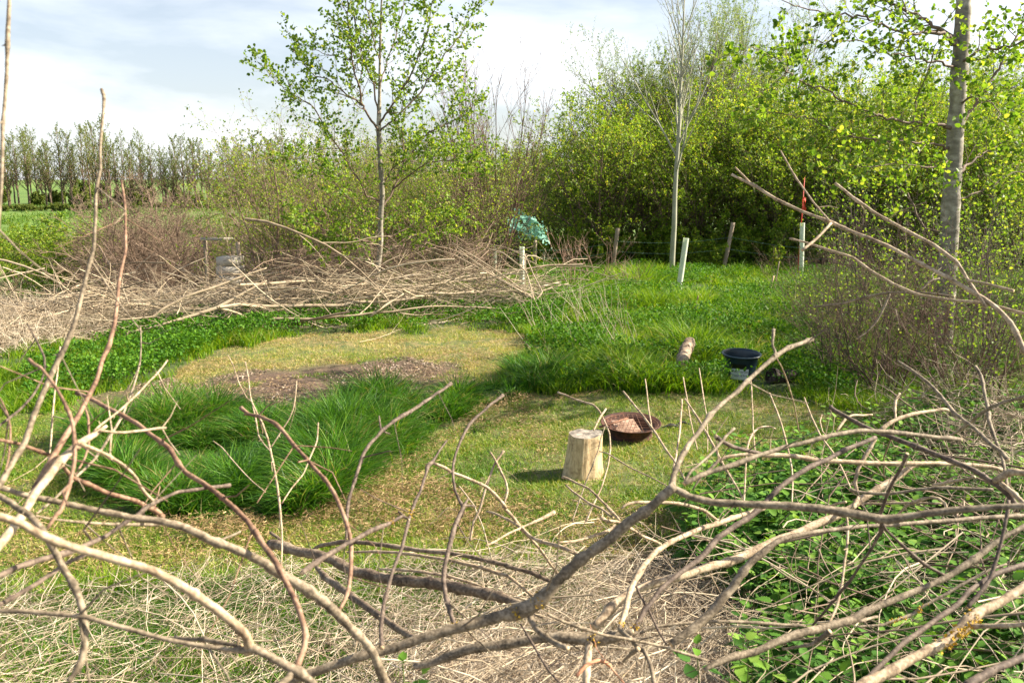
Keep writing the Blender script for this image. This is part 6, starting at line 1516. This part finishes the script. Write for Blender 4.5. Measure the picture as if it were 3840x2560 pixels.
def windrow():
    rng = np.random.default_rng(88)
    # the windrow's course, by display column and distance
    cs = np.array([(X(20, 12.5), 12.5), (X(250, 13.2), 13.2), (X(520, 13.9), 13.9), (X(800, 14.6), 14.6), (X(1020, 15.2), 15.2), (X(1225, 15.9), 15.9)])
    def along(n, sp=0.55):
        t = rng.uniform(0, len(cs) - 1.001, n); i = t.astype(int); w = (t - i)[:, None]
        return cs[i] * (1 - w) + cs[i + 1] * w + rng.normal(0, 1, (n, 2)) * np.array([0.4, sp])
    M = Mesh()
    P, R = lay(M, 460, along, (1.2, 3.4), (0.004, 0.012), rng, 0.02, 0.42, az0=0.22, azs=0.45, tilt=0.16)
    P2, R2 = grow(P, R, 6, 0.2, 1.0, 32, 0.32, rng, 5, 0.06, 0.12, 0.55, rmin=0.0028)
    tubes(M, P2, R2, 3, rnd=rng.uniform(0, 1, len(P2)))
    P3, R3 = lay(None, 260, along, (1.0, 2.2), (0.005, 0.010), rng, 0.3, 0.8, az0=0.22, azs=0.9, tilt=0.45); tubes(M, P3, R3, 4, rnd=rng.uniform(0, 1, 260))
    brush('tangle of bleached twigs heaped in the windrow behind the bare oval', M, 'brushwood', BK_CUT)
    M = Mesh()                                   # brown twigs behind the windrow, thickening it
    def back(n): c = along(n, 0.9); c[:, 1] += 2.4; c = np.where(c[:, :1] > X(1120, 16), c - np.array([3.0, 0.4]), c); return np.where(np.abs(c[:, :1] - X(515, 17)) < 0.9, c + np.array([2.4, 0]), c)
    P, R = lay(M, 420, back, (1.2, 3.0), (0.004, 0.010), rng, 0.1, 1.1, az0=0.3, azs=0.9, tilt=0.45)
    P2, R2 = grow(P, R, 6, 0.2, 1.0, 35, 0.35, rng, 5, 0.08, 0.14, 0.55, rmin=0.003); tubes(M, P2, R2, 3, rnd=rng.uniform(0, 1, len(P2)))
    brush('brown tangle of finer twigs just behind the bleached windrow', M, 'brushwood', BK_BROWN)
    G_ = 'larger bleached boughs lying in the windrow'
    for k in range(26):                          # boughs one can tell apart
        M = Mesh(); P, R = lay(M, 1, lambda n: along(n, 0.45) - np.array([0, 0.45]), (2.4, 4.6), (0.014, 0.026), rng, 0.08, 0.50, az0=0.2, azs=0.35, tilt=0.09, Kc=14, S=8, wig=0.09)
        P2, R2 = grow(P, R, 7, 0.25, 1.0, 32, 0.36, rng, 7, 0.06, 0.12, 0.6, rmin=0.004); tubes(M, P2, R2, 5, rnd=0.5)
        P3, R3 = grow(P2, R2, 3, 0.3, 1.0, 30, 0.4, rng, 5, 0.05, 0.12, 0.6, rmin=0.003); tubes(M, P3, R3, 3, rnd=0.5)
        o = M.build('cut_bough', BK_CUT, origin=tuple(P[0, 0])); tag(o, 'bleached cut bough with side twigs lying in the windrow behind the bare oval', 'bough', G_)
    W = plainmat
    def big(label, d0, d1, parts):
        M = Mesh()
        for s in parts: limb(M, s, d0, d1, 8, nodes=False)
        q = np.concatenate(M.v); o = M.build('cut_bough', [BK_CUT, M_CUT], origin=tuple(q[np.argmin(q[:, 2])])); tag(o, label, 'bough')
    big('long forked bleached bough with yellow lichen at the left end of the windrow', 11.9, 13.2, ['I 690 1410 10 820 1400 12 900 1390 14 950 1350 18 1040 1300 20 1120 1262 20 1250 1222 18 1380 1172 14 1480 1135 12 1568 1105 10', 'I 700 1535 14 760 1482 16 900 1452 18 1080 1400 22 1180 1370 24 1280 1337 26 1400 1270 18 1500 1215 14 1568 1180 12', 'I 1280 1337 20 1340 1352 16 1400 1372 14 1510 1422 10', 'I 1290 1335 16 1400 1318 14 1568 1340 12', 'I 500 1240 7 600 1265 8 700 1310 8 850 1320 9 960 1345 10'])
    big('long low bleached bough stretching right below the alder trunk', 13.0, 14.4, ['K -20 1488 18 150 1502 20 330 1497 20 500 1497 20 560 1480 18 700 1480 16 850 1462 15 930 1437 18 1040 1440 16 1145 1430 15', 'K -20 1395 14 100 1392 16 200 1385 16 330 1376 12 450 1390 8', 'K 640 1550 10 720 1490 12 800 1440 10 700 1400 8 520 1340 7', 'K 800 1420 12 860 1450 10 930 1450 9'])
    big('fan of bare cut branches at the right end of the windrow, tips up left', 14.6, 15.4, ['K 1500 1540 14 1440 1466 16 1360 1410 14 1290 1385 12 1180 1310 9 1060 1212 6', 'K 1430 1460 12 1330 1380 10 1200 1290 8 1040 1190 5', 'K 1440 1466 12 1400 1330 9 1290 1240 7 1200 1215 5', 'K 1450 1470 12 1480 1430 9 1440 1350 7 1400 1260 6 1310 1215 4', 'K 1420 1455 10 1250 1400 9 1080 1370 7 960 1340 5', 'K 1400 1440 10 1250 1350 8 1120 1260 6 980 1200 4', 'K 1440 1480 10 1300 1460 9 1150 1430 7 1000 1400 5', 'K 1380 1430 10 1200 1330 7 1050 1250 6 930 1210 4'])
windrow()
def front_brush():
    rng = np.random.default_rng(99)
    def reg(a0, a1, y0, y1):
        def f(n):
            y = rng.uniform(y0, y1, n); return np.stack([rng.uniform(a0, a1, n) * y, y], -1)
        return f
    M = Mesh()
    lay(M, 150, reg(-0.68, 0.1, 2.1, 3.5), (0.25, 1.0), (0.0012, 0.0034), rng, 0.03, 0.30, az0=0.3, azs=0.9, tilt=0.18)
    lay(M, 330, reg(-0.05, 0.70, 2.0, 4.3), (0.25, 1.1), (0.0012, 0.0042), rng, 0.10, 0.62, az0=0.4, azs=0.9, tilt=0.25)
    brush('loose thin bleached twigs lying through the front brushwood', M, 'brushwood', BK_CUT)
    M = Mesh()
    lay(M, 90, reg(0.35, 0.75, 2.6, 6.0), (0.4, 1.3), (0.002, 0.006), rng, 0.10, 0.9, az0=0.9, azs=0.9, tilt=0.5)
    brush('thin grey-brown twigs piled at the right above the nettles', M, 'brushwood', BK_BROWN)
    # tall thin grass-like shoots in the slope: pale dead stems left of the block's column, seen by the windrow's end
    M = Mesh(); n = 70
    c = np.stack([rng.uniform(X(1230, 12), X(1480, 12), n), rng.uniform(10.5, 14.5, n)], -1)
    d = unit(np.stack([rng.normal(-0.35, 0.35, n), rng.normal(0, .2, n), np.ones(n)], -1)); L = rng.uniform(0.4, 1.0, n)
    p = [np.stack([c[:, 0], c[:, 1], height(c[:, 0], c[:, 1])], -1)]
    for k in range(5):
        p.append(p[-1] + d * (L / 5)[:, None]); d = unit(d + rng.normal(0, 0.1, d.shape))
    tubes(M, np.stack(p, 1), 0.0045 * np.linspace(1, .4, 6)[None] * rng.uniform(.6, 1.2, (n, 1)), 4, rnd=rng.uniform(0.4, 1, n))
    o = M.build('dead_stems', G_STRAW); tag(o, 'pale dead stalks sticking out of the green slope right of the oval', 'dry stems', kind='stuff')
front_brush()

for o in ROOTS:
    if '_o' in o.keys(): del o['_o']
